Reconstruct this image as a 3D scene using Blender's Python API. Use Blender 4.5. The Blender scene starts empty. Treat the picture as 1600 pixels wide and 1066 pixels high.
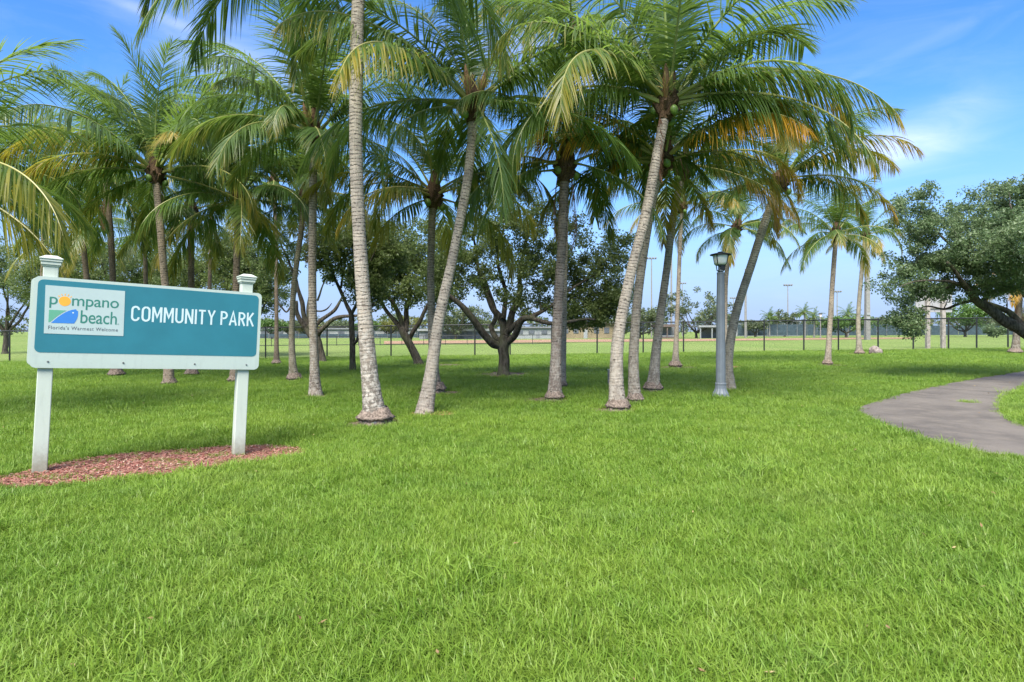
import bpy, bmesh, math, random
import numpy as np
from mathutils import Vector, Matrix, Euler, noise as mnoise
R = math.radians
random.seed(7)
rng = np.random.default_rng(7)
sc = bpy.context.scene
col = sc.collection

# ------------------------------------------------------------------ camera
CAM_H = 1.6
F = 950.0            # focal length in photo pixels (photo is 1600 wide)
HZ = 518.0           # row of the horizon in the photo
cam_d = bpy.data.cameras.new('camera')
cam_d.sensor_width = 36.0
cam_d.lens = 36.0 * F / 1600.0
cam_d.shift_y = (HZ - 533.0) / 1600.0
cam_d.clip_start = 0.05
cam_d.clip_end = 6000
cam = bpy.data.objects.new('camera', cam_d)
cam.location = (0, 0, CAM_H)
cam.rotation_euler = (R(90), 0, 0)
col.objects.link(cam)
sc.camera = cam

# ------------------------------------------------------------------ light
SUN_EL, SUN_AZ = 50.0, 198.0       # azimuth the light comes from, clockwise from +Y
world = bpy.data.worlds.new('World')
sc.world = world
world.use_nodes = True
wn, wl = world.node_tree.nodes, world.node_tree.links
wn.clear()
w_out = wn.new('ShaderNodeOutputWorld')
w_bg = wn.new('ShaderNodeBackground')
w_bg.inputs['Strength'].default_value = 0.083
sky = wn.new('ShaderNodeTexSky')
sky.sky_type = 'NISHITA'
sky.sun_disc = False
sky.sun_elevation = R(SUN_EL)
sky.sun_rotation = R(SUN_AZ)
sky.air_density = 1.0
sky.dust_density = 0.3
sky.ozone_density = 5.0
sat = wn.new('ShaderNodeHueSaturation')
sat.inputs['Saturation'].default_value = 1.24
wl.new(sky.outputs[0], sat.inputs['Color'])
tc = wn.new('ShaderNodeTexCoord')

def spot(px, py, wx, wy, ang=0.0, soft=1.0):
    """soft elliptical region of the sky round the direction of a photo point, as a factor 0..1"""
    d = Vector(((px - 800) / F, 1, -(py - HZ) / F)).normalized()
    rt = d.cross(Vector((0, 0, 1))).normalized()
    up = rt.cross(d)
    a = R(ang)
    e1 = (rt * math.cos(a) + up * math.sin(a)) / wx
    e2 = (-rt * math.sin(a) + up * math.cos(a)) / wy
    sub = wn.new('ShaderNodeVectorMath'); sub.operation = 'SUBTRACT'
    wl.new(tc.outputs['Generated'], sub.inputs[0]); sub.inputs[1].default_value = d
    cmb = wn.new('ShaderNodeCombineXYZ')
    for k, e in enumerate((e1, e2)):
        dt = wn.new('ShaderNodeVectorMath'); dt.operation = 'DOT_PRODUCT'
        wl.new(sub.outputs[0], dt.inputs[0]); dt.inputs[1].default_value = e
        wl.new(dt.outputs['Value'], cmb.inputs[k])
    ln = wn.new('ShaderNodeVectorMath'); ln.operation = 'LENGTH'
    wl.new(cmb.outputs[0], ln.inputs[0])
    mr = wn.new('ShaderNodeMapRange'); mr.interpolation_type = 'SMOOTHERSTEP'
    mr.inputs['From Min'].default_value = 1.0; mr.inputs['From Max'].default_value = 0.0
    wl.new(ln.outputs['Value'], mr.inputs['Value'])
    return mr.outputs[0]

def wmath(op, a, b=None, clamp=False):
    n = wn.new('ShaderNodeMath'); n.operation = op; n.use_clamp = clamp
    for i, v in enumerate((a, b)):
        if v is None: continue
        if isinstance(v, (int, float)): n.inputs[i].default_value = v
        else: wl.new(v, n.inputs[i])
    return n.outputs[0]

mp = wn.new('ShaderNodeMapping')
mp.inputs['Rotation'].default_value = (0, 0, R(20))
mp.inputs['Scale'].default_value = (1.6, 4.0, 9.0)
wl.new(tc.outputs['Generated'], mp.inputs[0])
wnz = wn.new('ShaderNodeTexNoise')
wnz.inputs['Scale'].default_value = 2.6; wnz.inputs['Detail'].default_value = 9
wnz.inputs['Roughness'].default_value = 0.62; wnz.inputs['Distortion'].default_value = 0.7
wl.new(mp.outputs[0], wnz.inputs['Vector'])
wmr = wn.new('ShaderNodeMapRange')
wmr.inputs['From Min'].default_value = 0.43; wmr.inputs['From Max'].default_value = 0.85
wl.new(wnz.outputs['Fac'], wmr.inputs['Value'])
wisps = wmath('MULTIPLY', wmr.outputs[0], 0.08)
n2 = wmath('ADD', wmath('MULTIPLY', wnz.outputs['Fac'], 1.5), -0.10, True)
spots = None
for s in (spot(1425, 215, .15, .06, 14), spot(1360, 240, .16, .05, -5), wmath('MULTIPLY', spot(240, 22, .16, .012, -10), .5), wmath('MULTIPLY', spot(300, 60, .16, .08, -15), .45),
          wmath('MULTIPLY', spot(1480, 50, .26, .012, 16), .12), spot(930, 110, .4, .09, -12), wmath('MULTIPLY', spot(430, 110, .18, .1, 0), .5)):
    s2 = wmath('MULTIPLY', s, n2)
    spots = s2 if spots is None else wmath('ADD', spots, s2)
cl = wmath('ADD', wisps, wmath('MULTIPLY', spots, 0.34), True)
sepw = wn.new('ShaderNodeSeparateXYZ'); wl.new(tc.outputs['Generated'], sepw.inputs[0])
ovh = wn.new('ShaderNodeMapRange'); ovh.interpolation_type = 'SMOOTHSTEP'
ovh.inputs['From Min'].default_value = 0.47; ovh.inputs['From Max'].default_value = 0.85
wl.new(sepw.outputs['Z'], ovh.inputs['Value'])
cl = wmath('ADD', cl, wmath('MULTIPLY', ovh.outputs[0], wmath('MULTIPLY', wnz.outputs['Fac'], 1.9)), True)  # unseen cloud cover overhead, added to soften the light and fill the shade
hz = wn.new('ShaderNodeMapRange'); hz.interpolation_type = 'SMOOTHSTEP'
hz.inputs['From Min'].default_value = 0.30; hz.inputs['From Max'].default_value = 0.0
hz.inputs['To Max'].default_value = 0.92
wl.new(sepw.outputs['Z'], hz.inputs['Value'])
cmix = wn.new('ShaderNodeMix'); cmix.data_type = 'RGBA'
hmix = wn.new('ShaderNodeMix'); hmix.data_type = 'RGBA'
wl.new(hz.outputs[0], hmix.inputs[0]); wl.new(sat.outputs[0], hmix.inputs[6]); hmix.inputs[7].default_value = (1.3, 2.2, 3.5, 1)
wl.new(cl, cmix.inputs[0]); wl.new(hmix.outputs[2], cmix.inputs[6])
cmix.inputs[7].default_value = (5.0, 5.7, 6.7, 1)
tint = wn.new('ShaderNodeMix'); tint.data_type = 'RGBA'; tint.blend_type = 'MULTIPLY'; tint.inputs[0].default_value = 1
wl.new(cmix.outputs[2], tint.inputs[6]); tint.inputs[7].default_value = (1.03, 0.925, 1.0, 1)
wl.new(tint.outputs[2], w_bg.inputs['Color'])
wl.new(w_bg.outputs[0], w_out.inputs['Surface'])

sun_d = bpy.data.lights.new('sun', 'SUN')
sun_d.energy = 3.1
sun_d.angle = R(34.0)
sun_d.color = (1.0, 0.955, 0.88)
sun = bpy.data.objects.new('sun', sun_d)
sd = Vector((math.sin(R(SUN_AZ)) * math.cos(R(SUN_EL)), math.cos(R(SUN_AZ)) * math.cos(R(SUN_EL)), math.sin(R(SUN_EL))))
sun.rotation_euler = sd.to_track_quat('Z', 'Y').to_euler()
sun.location = (0, -20, 60)
col.objects.link(sun)

sc.view_settings.view_transform = 'Standard'
sc.view_settings.look = 'None'
sc.view_settings.gamma = 1.0
sc.view_settings.use_curve_mapping = False
sc.view_settings.exposure = 1.75
sc.render.engine = 'CYCLES'
sc.cycles.max_bounces = 8
sc.cycles.diffuse_bounces = 3
sc.cycles.transmission_bounces = 5
sc.cycles.transparent_max_bounces = 8
sc.cycles.use_denoising = True

# ------------------------------------------------------------------ terrain and photo geometry
def sstep(a, b, x):
    t = min(1.0, max(0.0, (x - a) / (b - a)))
    return t * t * (3 - 2 * t)

def height(x, y):
    xs = x if y < 40 else x * 40.0 / y
    xs = max(-60.0, min(60.0, xs))
    h = (0.0134 * xs + 0.02) * sstep(11, 40, y)
    h -= 0.085 * math.exp(-((x + 3.4) ** 2 + (y - 8.6) ** 2) / 2.2)
    h += 0.015 * math.sin(x * 0.7 + 1.0) * math.sin(y * 0.53) * sstep(3, 8, y) * (1 - sstep(28, 36, y))
    return h

def at(px, py):
    """the ground point seen at a photo pixel"""
    z, y = 0.0, 10.0
    for _ in range(30):
        y = (CAM_H - z) * F / (py - HZ)
        y = min(y, 400)
        z = height((px - 800) / F * y, y)
    return Vector(((px - 800) / F * y, y, z))

def px_at(px, py, y):
    return Vector(((px - 800) / F * y, y, CAM_H - (py - HZ) / F * y))

def fence_y(x):
    return 40.0

# ------------------------------------------------------------------ helpers
def tag(o, label=None, cat=None, group=None, kind=None):
    if label: o['label'] = label
    if cat: o['category'] = cat
    if group: o['group'] = group
    if kind: o['kind'] = kind
    return o

def empty(name, loc, label=None, cat=None, group=None, rot=None):
    o = bpy.data.objects.new(name, None)
    o.location = loc
    o.empty_display_size = 0.2
    if rot: o.rotation_euler = rot
    col.objects.link(o)
    return tag(o, label, cat, group)

def link(name, me, parent=None, loc=None):
    o = bpy.data.objects.new(name, me)
    col.objects.link(o)
    if parent: o.parent = parent
    if loc is not None: o.location = loc
    return o

def mesh_np(name, V, polys, mats, midx=None, smooth=False, attrs=None):
    """V (n,3); polys: list of (m,k) index arrays"""
    me = bpy.data.meshes.new(name)
    V = np.asarray(V, dtype=np.float32)
    me.vertices.add(len(V)); me.vertices.foreach_set('co', V.ravel())
    polys = [np.asarray(p, dtype=np.int32) for p in polys if len(p)]
    nl = sum(p.size for p in polys); npol = sum(len(p) for p in polys)
    me.loops.add(nl); me.polygons.add(npol)
    me.loops.foreach_set('vertex_index', np.concatenate([p.ravel() for p in polys]))
    tot = np.concatenate([np.full(len(p), p.shape[1], dtype=np.int32) for p in polys])
    st = np.concatenate([[0], np.cumsum(tot)[:-1]]).astype(np.int32)
    me.polygons.foreach_set('loop_start', st)
    if midx is not None:
        me.polygons.foreach_set('material_index', np.asarray(midx, dtype=np.int32))
    me.polygons.foreach_set('use_smooth', np.full(npol, bool(smooth)))
    me.update(calc_edges=True)
    for n, a in (attrs or {}).items():
        at_ = me.attributes.new(n, 'FLOAT_COLOR', 'POINT')
        at_.data.foreach_set('color', np.asarray(a, dtype=np.float32).ravel())
    for m in mats: me.materials.append(m)
    return me

def bm_mesh(name, bm, mats, smooth=False):
    me = bpy.data.meshes.new(name)
    bmesh.ops.recalc_face_normals(bm, faces=bm.faces)
    bm.to_mesh(me); bm.free()
    for m in (mats if isinstance(mats, (list, tuple)) else [mats]): me.materials.append(m)
    if smooth: me.polygons.foreach_set('use_smooth', [True] * len(me.polygons))
    return me

def bm_box(bm, c, s, bev=0.0, rot=None):
    r = bmesh.ops.create_cube(bm, size=1)
    vs = r['verts']
    bmesh.ops.scale(bm, vec=s, verts=vs)
    if rot is not None: bmesh.ops.rotate(bm, cent=(0, 0, 0), matrix=rot, verts=vs)
    bmesh.ops.translate(bm, vec=c, verts=vs)
    if bev > 0:
        es = list({e for v in vs for e in v.link_edges})
        bmesh.ops.bevel(bm, geom=es, offset=bev, segments=2, affect='EDGES', profile=0.5)

def bm_lathe(bm, prof, n=24, c=(0, 0, 0), flutes=0, flute_amp=0.0, closed=True):
    rings = []
    for (r, z) in prof:
        ring = []
        for k in range(n):
            a = 2 * math.pi * k / n
            rr = r * (1 + (flute_amp * math.cos(flutes * a) if flutes else 0))
            ring.append(bm.verts.new((c[0] + rr * math.cos(a), c[1] + rr * math.sin(a), c[2] + z)))
        rings.append(ring)
    for a, b in zip(rings, rings[1:]):
        for k in range(n):
            bm.faces.new((a[k], a[(k + 1) % n], b[(k + 1) % n], b[k]))
    if closed:
        bm.faces.new(rings[0][::-1]); bm.faces.new(rings[-1])

def tube(pts, rads, n=8, cap=True, start=0):
    """tapered tube along points -> (V, quads, tris)"""
    P = np.array([tuple(p) for p in pts], float); m = len(P)
    T = np.gradient(P, axis=0); T /= np.linalg.norm(T, axis=1, keepdims=True) + 1e-9
    ref = np.array([0.31, 0.95, 0.05]) if abs(T[0][1]) < 0.85 else np.array([1, 0, 0.])
    U = np.cross(T, ref); U /= np.linalg.norm(U, axis=1, keepdims=True) + 1e-9
    W = np.cross(T, U)
    a = np.linspace(0, 2 * np.pi, n, endpoint=False)
    r = np.array(rads, float)[:, None, None]
    V = P[:, None, :] + r * (U[:, None, :] * np.cos(a)[None, :, None] + W[:, None, :] * np.sin(a)[None, :, None])
    V = V.reshape(-1, 3)
    i = np.arange(m - 1)[:, None] * n; k = np.arange(n)[None, :]; k2 = (k + 1) % n
    q = np.stack([i + k, i + k2, i + n + k2, i + n + k], -1).reshape(-1, 4) + start
    V = np.vstack([V, P[-1:]])
    tip = len(V) - 1
    e = (m - 1) * n
    t = np.stack([e + np.arange(n), e + (np.arange(n) + 1) % n, np.full(n, tip)], -1) + start
    return V, q, t

class Acc:
    """collects tubes and quads into one mesh"""
    def __init__(s): s.V = []; s.q = []; s.t = []; s.n = 0
    def tube(s, pts, rads, n=8):
        V, q, t = tube(pts, rads, n, start=s.n)
        s.V.append(V); s.q.append(q); s.t.append(t); s.n += len(V)
    def raw(s, V, q=None, t=None):
        V = np.asarray(V, float)
        if q is not None: s.q.append(np.asarray(q) + s.n)
        if t is not None: s.t.append(np.asarray(t) + s.n)
        s.V.append(V); s.n += len(V)
    def mesh(s, name, mats, smooth=True):
        return mesh_np(name, np.vstack(s.V), [np.vstack(s.q)] * bool(s.q) + [np.vstack(s.t)] * bool(s.t), mats, smooth=smooth)

def spline(pts, n):
    """Catmull-Rom through points, n samples"""
    P = [Vector(p) for p in pts]
    P = [P[0] * 2 - P[1]] + P + [P[-1] * 2 - P[-2]]
    m = len(P) - 3
    out = []
    for i in range(n):
        t = i / (n - 1) * m
        k = min(int(t), m - 1); u = t - k
        a, b, c, d = P[k:k + 4]
        out.append(0.5 * ((2 * b) + (c - a) * u + (2 * a - 5 * b + 4 * c - d) * u * u + (3 * b - a - 3 * c + d) * u ** 3))
    return out

# ------------------------------------------------------------------ materials
def newmat(name):
    m = bpy.data.materials.new(name); m.use_nodes = True
    nt = m.node_tree; nt.nodes.clear()
    out = nt.nodes.new('ShaderNodeOutputMaterial')
    return m, nt, out

class NT:
    def __init__(s, nt): s.nt = nt
    def n(s, t, **kw):
        x = s.nt.nodes.new(t)
        for k, v in kw.items(): setattr(x, k, v)
        return x
    def l(s, a, b): s.nt.links.new(a, b)
    def put(s, sock, v):
        if hasattr(v, 'links') or isinstance(v, bpy.types.NodeSocket): s.l(v, sock)
        else: sock.default_value = v
    def math(s, op, a, b=None, clamp=False):
        x = s.n('ShaderNodeMath', operation=op, use_clamp=clamp)
        s.put(x.inputs[0], a)
        if b is not None: s.put(x.inputs[1], b)
        return x.outputs[0]
    def noise(s, scale, detail=4, rough=0.55, vec=None, dist=0.0):
        x = s.n('ShaderNodeTexNoise')
        x.inputs['Scale'].default_value = scale; x.inputs['Detail'].default_value = detail
        x.inputs['Roughness'].default_value = rough; x.inputs['Distortion'].default_value = dist
        if vec is not None: s.l(vec, x.inputs['Vector'])
        return x.outputs['Fac']
    def rng(s, v, a, b, c=0.0, d=1.0, smooth=True):
        x = s.n('ShaderNodeMapRange')
        if smooth: x.interpolation_type = 'SMOOTHSTEP'
        s.put(x.inputs['Value'], v)
        for k, q in zip(('From Min', 'From Max', 'To Min', 'To Max'), (a, b, c, d)): s.put(x.inputs[k], q)
        return x.outputs[0]
    def mix(s, f, a, b, mode='MIX'):
        x = s.n('ShaderNodeMix', data_type='RGBA', blend_type=mode)
        s.put(x.inputs[0], f)
        for i, v in ((6, a), (7, b)):
            if isinstance(v, tuple) and len(v) == 3: v = v + (1,)
            s.put(x.inputs[i], v)
        return x.outputs[2]
    def pos(s, scale=None):
        g = s.n('ShaderNodeNewGeometry')
        if scale is None: return g.outputs['Position']
        m = s.n('ShaderNodeMapping'); m.inputs['Scale'].default_value = scale
        s.l(g.outputs['Position'], m.inputs[0]); return m.outputs[0]
    def obj(s, scale=None):
        g = s.n('ShaderNodeTexCoord')
        if scale is None: return g.outputs['Object']
        m = s.n('ShaderNodeMapping'); m.inputs['Scale'].default_value = scale
        s.l(g.outputs['Object'], m.inputs[0]); return m.outputs[0]
    def bsdf(s, colr, rough=0.7, spec=0.4, metal=0.0, bump=None, bstr=0.3, bdist=0.02):
        x = s.n('ShaderNodeBsdfPrincipled')
        s.put(x.inputs['Base Color'], colr if not (isinstance(colr, tuple) and len(colr) == 3) else colr + (1,))
        s.put(x.inputs['Roughness'], rough); s.put(x.inputs['Metallic'], metal)
        s.put(x.inputs['Specular IOR Level'], spec)
        if bump is not None:
            b = s.n('ShaderNodeBump'); b.inputs['Strength'].default_value = bstr; b.inputs['Distance'].default_value = bdist
            s.l(bump, b.inputs['Height']); s.l(b.outputs[0], x.inputs['Normal'])
        return x.outputs[0]

def leafy(k, colr, rough, spec, transl=0.45, tcol=None):
    """opaque leaf with light shining through it"""
    b = k.bsdf(colr, rough, spec)
    t = k.n('ShaderNodeBsdfTranslucent')
    k.put(t.inputs['Color'], tcol if tcol is not None else colr)
    m = k.n('ShaderNodeMixShader'); m.inputs[0].default_value = transl
    k.l(b, m.inputs[1]); k.l(t.outputs[0], m.inputs[2])
    return m.outputs[0]

def plain(name, colr, rough=0.6, spec=0.4, metal=0.0, nscale=8.0, var=0.12, bump=0.0):
    m, nt, out = newmat(name); k = NT(nt)
    n = k.noise(nscale, 6, 0.6, k.pos())
    c = k.mix(k.rng(n, 0.3, 0.75), tuple(v * (1 - var) for v in colr), tuple(min(1, v * (1 + var)) for v in colr))
    k.l(k.bsdf(c, rough, spec, metal, n if bump else None, bump), out.inputs[0])
    return m

# grass -----------------------------------------------------------
LAWN_A, LAWN_B, LAWN_C = (0.098, 0.210, 0.016), (0.235, 0.345, 0.042), (0.33, 0.39, 0.11)

def grass_tint(k):
    p = k.pos()
    n1 = k.noise(0.35, 5, 0.6, p); n2 = k.noise(2.2, 4, 0.6, p)
    a = k.math('ADD', k.math('MULTIPLY', n1, 0.55), k.math('MULTIPLY', n2, 0.45))
    return k.rng(a, 0.39, 0.62)

m, nt, out = newmat('grass_blades'); k = NT(nt)
oi = k.n('ShaderNodeObjectInfo')
f = k.math('ADD', k.math('MULTIPLY', grass_tint(k), 0.6), k.math('MULTIPLY', oi.outputs['Random'], 0.4))
at1 = k.n('ShaderNodeAttribute', attribute_name='leafinfo')
sp = k.n('ShaderNodeSeparateColor'); k.l(at1.outputs['Color'], sp.inputs[0])
c = k.mix(f, LAWN_A, LAWN_B)
dryp = k.noise(0.55, 5, 0.65, k.pos())
c = k.mix(k.math('MULTIPLY', k.rng(dryp, 0.52, 0.72), 0.40), c, (0.27, 0.33, 0.09))
c = k.mix(k.rng(k.noise(1.1, 5, 0.7, k.pos()), 0.50, 0.68, 0.0, 0.55), c, (0.070, 0.180, 0.024))
c = k.mix(k.math('MULTIPLY', k.rng(sp.outputs[2], 0.80, 1.0), 0.75), c, LAWN_C)
c = k.mix(k.math('MULTIPLY', k.rng(sp.outputs[1], 0.0, 1.0), 0.30), c, (0.24, 0.35, 0.055))
k.l(leafy(k, c, 0.45, 0.35, 0.42), out.inputs[0])
M_GRASS = m

m, nt, out = newmat('lawn_turf'); k = NT(nt)
g = grass_tint(k)
p = k.pos()
fine = k.noise(60, 4, 0.7, p); mid = k.noise(9, 4, 0.65, p)
c = k.mix(g, (0.048, 0.125, 0.010), (0.105, 0.195, 0.018))
c = k.mix(k.math('MULTIPLY', k.rng(fine, 0.35, 0.7), 0.6), c, (0.14, 0.215, 0.028))
b = k.math('ADD', fine, k.math('MULTIPLY', mid, 0.7))
k.l(k.bsdf(c, 0.9, 0.15, 0, b, 0.9, 0.05), out.inputs[0])
M_LAWN = m

m, nt, out = newmat('playing_field_turf'); k = NT(nt)
p = k.pos((1, 0.25, 1)); n1 = k.noise(0.12, 5, 0.6, p); fine = k.noise(7, 5, 0.7, k.pos())
c = k.mix(k.rng(n1, 0.35, 0.65), (0.150, 0.215, 0.050), (0.195, 0.245, 0.070))
c = k.mix(k.math('MULTIPLY', fine, 0.35), c, (0.10, 0.17, 0.035))
k.l(k.bsdf(c, 0.95, 0.1, 0, fine, 0.4, 0.05), out.inputs[0])
M_FIELD = m

m, nt, out = newmat('infield_clay'); k = NT(nt)
c = k.mix(k.noise(0.4, 5, 0.6, k.pos()), (0.27, 0.15, 0.09), (0.34, 0.24, 0.15))
k.l(k.bsdf(c, 0.95, 0.1), out.inputs[0]); M_CLAY = m

m, nt, out = newmat('dry_verge'); k = NT(nt)
n1 = k.noise(3, 5, 0.7, k.pos())
c = k.mix(k.rng(n1, 0.35, 0.65), (0.15, 0.16, 0.05), (0.24, 0.18, 0.09))
k.l(k.bsdf(c, 0.95, 0.1), out.inputs[0]); M_VERGE = m

m, nt, out = newmat('asphalt_path'); k = NT(nt)
p = k.pos()
agg = k.n('ShaderNodeTexVoronoi'); agg.inputs['Scale'].default_value = 130; k.l(p, agg.inputs['Vector'])
spk = k.noise(210, 3, 0.7, p); n1 = k.noise(0.7, 6, 0.62, p); n2 = k.noise(3.1, 5, 0.6, p)
c = k.mix(k.rng(n1, 0.36, 0.64), (0.084, 0.073, 0.061), (0.146, 0.128, 0.105))
c = k.mix(k.math('MULTIPLY', k.rng(n2, 0.45, 0.7), 0.5), c, (0.18, 0.155, 0.12))
c = k.mix(k.math('MULTIPLY', k.rng(spk, 0.5, 0.72), 0.6), c, (0.27, 0.245, 0.22))
c = k.mix(k.math('MULTIPLY', k.rng(spk, 0.5, 0.3), 0.6), c, (0.035, 0.032, 0.032))
k.l(k.bsdf(c, 0.85, 0.3, 0, k.math('ADD', agg.outputs['Distance'], spk), 0.7, 0.008), out.inputs[0]); M_PATH = m

def mulch_mat(name, a, b, c3):
    m, nt, out = newmat(name); k = NT(nt); p = k.pos()
    v = k.n('ShaderNodeTexVoronoi'); v.inputs['Scale'].default_value = 34; v.inputs['Randomness'].default_value = 1
    k.l(p, v.inputs['Vector'])
    sp = k.n('ShaderNodeSeparateColor'); k.l(v.outputs['Color'], sp.inputs[0])
    c = k.mix(sp.outputs[0], a, b); c = k.mix(k.rng(sp.outputs[1], 0.7, 1), c, c3)
    k.l(k.bsdf(c, 0.9, 0.2, 0, v.outputs['Distance'], 1.0, 0.02), out.inputs[0]); return m
M_MULCH = mulch_mat('red_mulch', (0.17, 0.045, 0.035), (0.33, 0.12, 0.085), (0.42, 0.27, 0.18))
M_LITTER = mulch_mat('leaf_litter', (0.07, 0.05, 0.035), (0.17, 0.12, 0.08), (0.25, 0.20, 0.14))

m, nt, out = newmat('mulch_chip'); k = NT(nt)
at1 = k.n('ShaderNodeAttribute', attribute_name='leafinfo')
sp = k.n('ShaderNodeSeparateColor'); k.l(at1.outputs['Color'], sp.inputs[0])
c = k.mix(sp.outputs[0], (0.15, 0.058, 0.045), (0.31, 0.15, 0.115)); c = k.mix(k.rng(sp.outputs[1], 0.82, 0.95), c, (0.36, 0.27, 0.20))
k.l(k.bsdf(c, 0.85, 0.25), out.inputs[0]); M_CHIP = m

# palm leaf ---------------------------------------------------------
m, nt, out = newmat('palm_leaflets'); k = NT(nt)
oi = k.n('ShaderNodeObjectInfo')
oc = k.n('ShaderNodeSeparateColor'); k.l(oi.outputs['Color'], oc.inputs[0])     # R age, G orange
at1 = k.n('ShaderNodeAttribute', attribute_name='leafinfo')                   # R along frond, G along leaflet, B random
sp = k.n('ShaderNodeSeparateColor'); k.l(at1.outputs['Color'], sp.inputs[0])
base = k.mix(oi.outputs['Random'], (0.060, 0.120, 0.022), (0.108, 0.175, 0.036))
base = k.mix(k.math('MULTIPLY', sp.outputs[2], 0.5), base, (0.125, 0.190, 0.058))
pos = k.math('ADD', k.math('MULTIPLY', sp.outputs[0], 0.62), k.math('MULTIPLY', sp.outputs[1], 0.42))
pos = k.math('ADD', pos, k.math('MULTIPLY', k.math('SUBTRACT', sp.outputs[2], 0.5), 0.34))
thr = k.math('SUBTRACT', 1.23, oc.outputs[0])
yel = k.math('MULTIPLY', k.math('SUBTRACT', pos, thr), 3.2, True)
ycol = k.mix(oc.outputs[1], (0.24, 0.25, 0.045), (0.52, 0.27, 0.022))
c = k.mix(yel, base, ycol)
br = k.math('MULTIPLY', k.math('SUBTRACT', sp.outputs[1], 0.93), 9.0, True)
c = k.mix(k.math('MULTIPLY', br, oc.outputs[0]), c, (0.22, 0.13, 0.06))
tcol = k.mix(0.42, c, (0.28, 0.42, 0.05))
k.l(leafy(k, c, 0.38, 0.5, 0.52, tcol), out.inputs[0]); M_LEAFLET = m

m, nt, out = newmat('palm_rachis'); k = NT(nt)
oi = k.n('ShaderNodeObjectInfo'); oc = k.n('ShaderNodeSeparateColor'); k.l(oi.outputs['Color'], oc.inputs[0])
c = k.mix(oc.outputs[0], (0.13, 0.19, 0.045), (0.30, 0.27, 0.09))
k.l(k.bsdf(c, 0.45, 0.4), out.inputs[0]); M_RACHIS = m

m, nt, out = newmat('dry_frond'); k = NT(nt)
oi = k.n('ShaderNodeObjectInfo')
k.l(leafy(k, k.mix(oi.outputs['Random'], (0.20, 0.10, 0.07), (0.30, 0.17, 0.10)), 0.8, 0.1, 0.2), out.inputs[0]); M_DRY = m

# palm trunk: vertex attribute R ring phase, G height in m, B ring random
m, nt, out = newmat('palm_trunk_bark'); k = NT(nt)
oi = k.n('ShaderNodeObjectInfo')
at1 = k.n('ShaderNodeAttribute', attribute_name='leafinfo')
sp = k.n('ShaderNodeSeparateColor'); k.l(at1.outputs['Color'], sp.inputs[0])
o1 = k.obj(); st = k.obj((5, 5, 30)); fib = k.obj((30, 30, 5))
nb = k.noise(3.0, 5, 0.65, o1); ns = k.noise(1.6, 6, 0.7, st); nf = k.noise(2.0, 5, 0.7, fib)
c = k.mix(k.rng(nb, 0.3, 0.7), (0.62, 0.62, 0.62), (1.12, 1.10, 1.06))
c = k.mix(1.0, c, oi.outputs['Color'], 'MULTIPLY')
c = k.mix(k.math('MULTIPLY', k.rng(nf, 0.42, 0.75), 0.45), c, (0.07, 0.058, 0.045))
foot = k.math('MULTIPLY', k.rng(sp.outputs[1], 2.6, 0.3), oi.outputs['Alpha'])
c = k.mix(k.math('MULTIPLY', foot, 0.75), c, (0.135, 0.115, 0.095))
lv = k.noise(12, 6, 0.78, k.obj((1, 1, 0.7)))
lw = k.math('MULTIPLY', k.rng(lv, 0.47, 0.54), k.rng(sp.outputs[1], 3.6, 0.6, 0.10, 0.95))
c = k.mix(k.math('MULTIPLY', lw, oi.outputs['Alpha']), c, (0.42, 0.385, 0.325))
dv = k.noise(17, 4, 0.7, k.obj((1, 1, 0.7)))
c = k.mix(k.math('MULTIPLY', k.rng(dv, 0.56, 0.66), k.rng(sp.outputs[1], 1.9, 0.1, 0.05, 0.75)), c, (0.060, 0.046, 0.036))
# leaf scar lines
ph = k.math('FRACT', k.math('ADD', k.math('MULTIPLY', sp.outputs[1], 15.5), k.math('MULTIPLY', k.noise(1.0, 4, 0.6, k.obj((4, 4, 7))), 2.2)))
scar = k.math('MULTIPLY', k.math('MULTIPLY', k.rng(ph, 0.55, 0.78), k.rng(ph, 1.0, 0.86)), k.rng(k.noise(2.1, 4, 0.75, k.obj((8, 8, 5))), 0.42, 0.56, 0.12, 1.0))
scar = k.math('MULTIPLY', scar, k.rng(sp.outputs[1], 0.6, 2.4, 0.35, 1.0))
c = k.mix(k.math('MULTIPLY', scar, 0.78), c, (0.060, 0.045, 0.036))
hv = k.n('ShaderNodeTexVoronoi'); hv.inputs['Scale'].default_value = 4.2; k.l(k.obj((1, 1, 1.7)), hv.inputs['Vector'])
c = k.mix(k.math('MULTIPLY', k.rng(hv.outputs['Distance'], 0.15, 0.08), 0.85), c, (0.04, 0.033, 0.028))
hgt = k.math('SUBTRACT', k.math('ADD', k.math('MULTIPLY', ns, 0.7), nf), k.math('MULTIPLY', scar, 0.8))
k.l(k.bsdf(c, 0.88, 0.2, 0, hgt, 0.8, 0.02), out.inputs[0]); M_TRUNK = m

M_ROOT = plain('palm_root_mass', (0.19, 0.15, 0.12), 0.95, 0.1, 0, 26, 0.6, 1.0)
M_FIBRE = plain('crown_fibre', (0.085, 0.055, 0.032), 0.95, 0.1, 0, 40, 0.6, 0.8)
M_SPATHE = plain('flower_spathe', (0.20, 0.115, 0.05), 0.7, 0.3, 0, 20, 0.3)
M_STALK = plain('flower_stalk', (0.40, 0.33, 0.10), 0.7, 0.3, 0, 30, 0.3)
M_NUT = plain('green_coconut', (0.12, 0.19, 0.04), 0.45, 0.4, 0, 10, 0.3)

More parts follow.
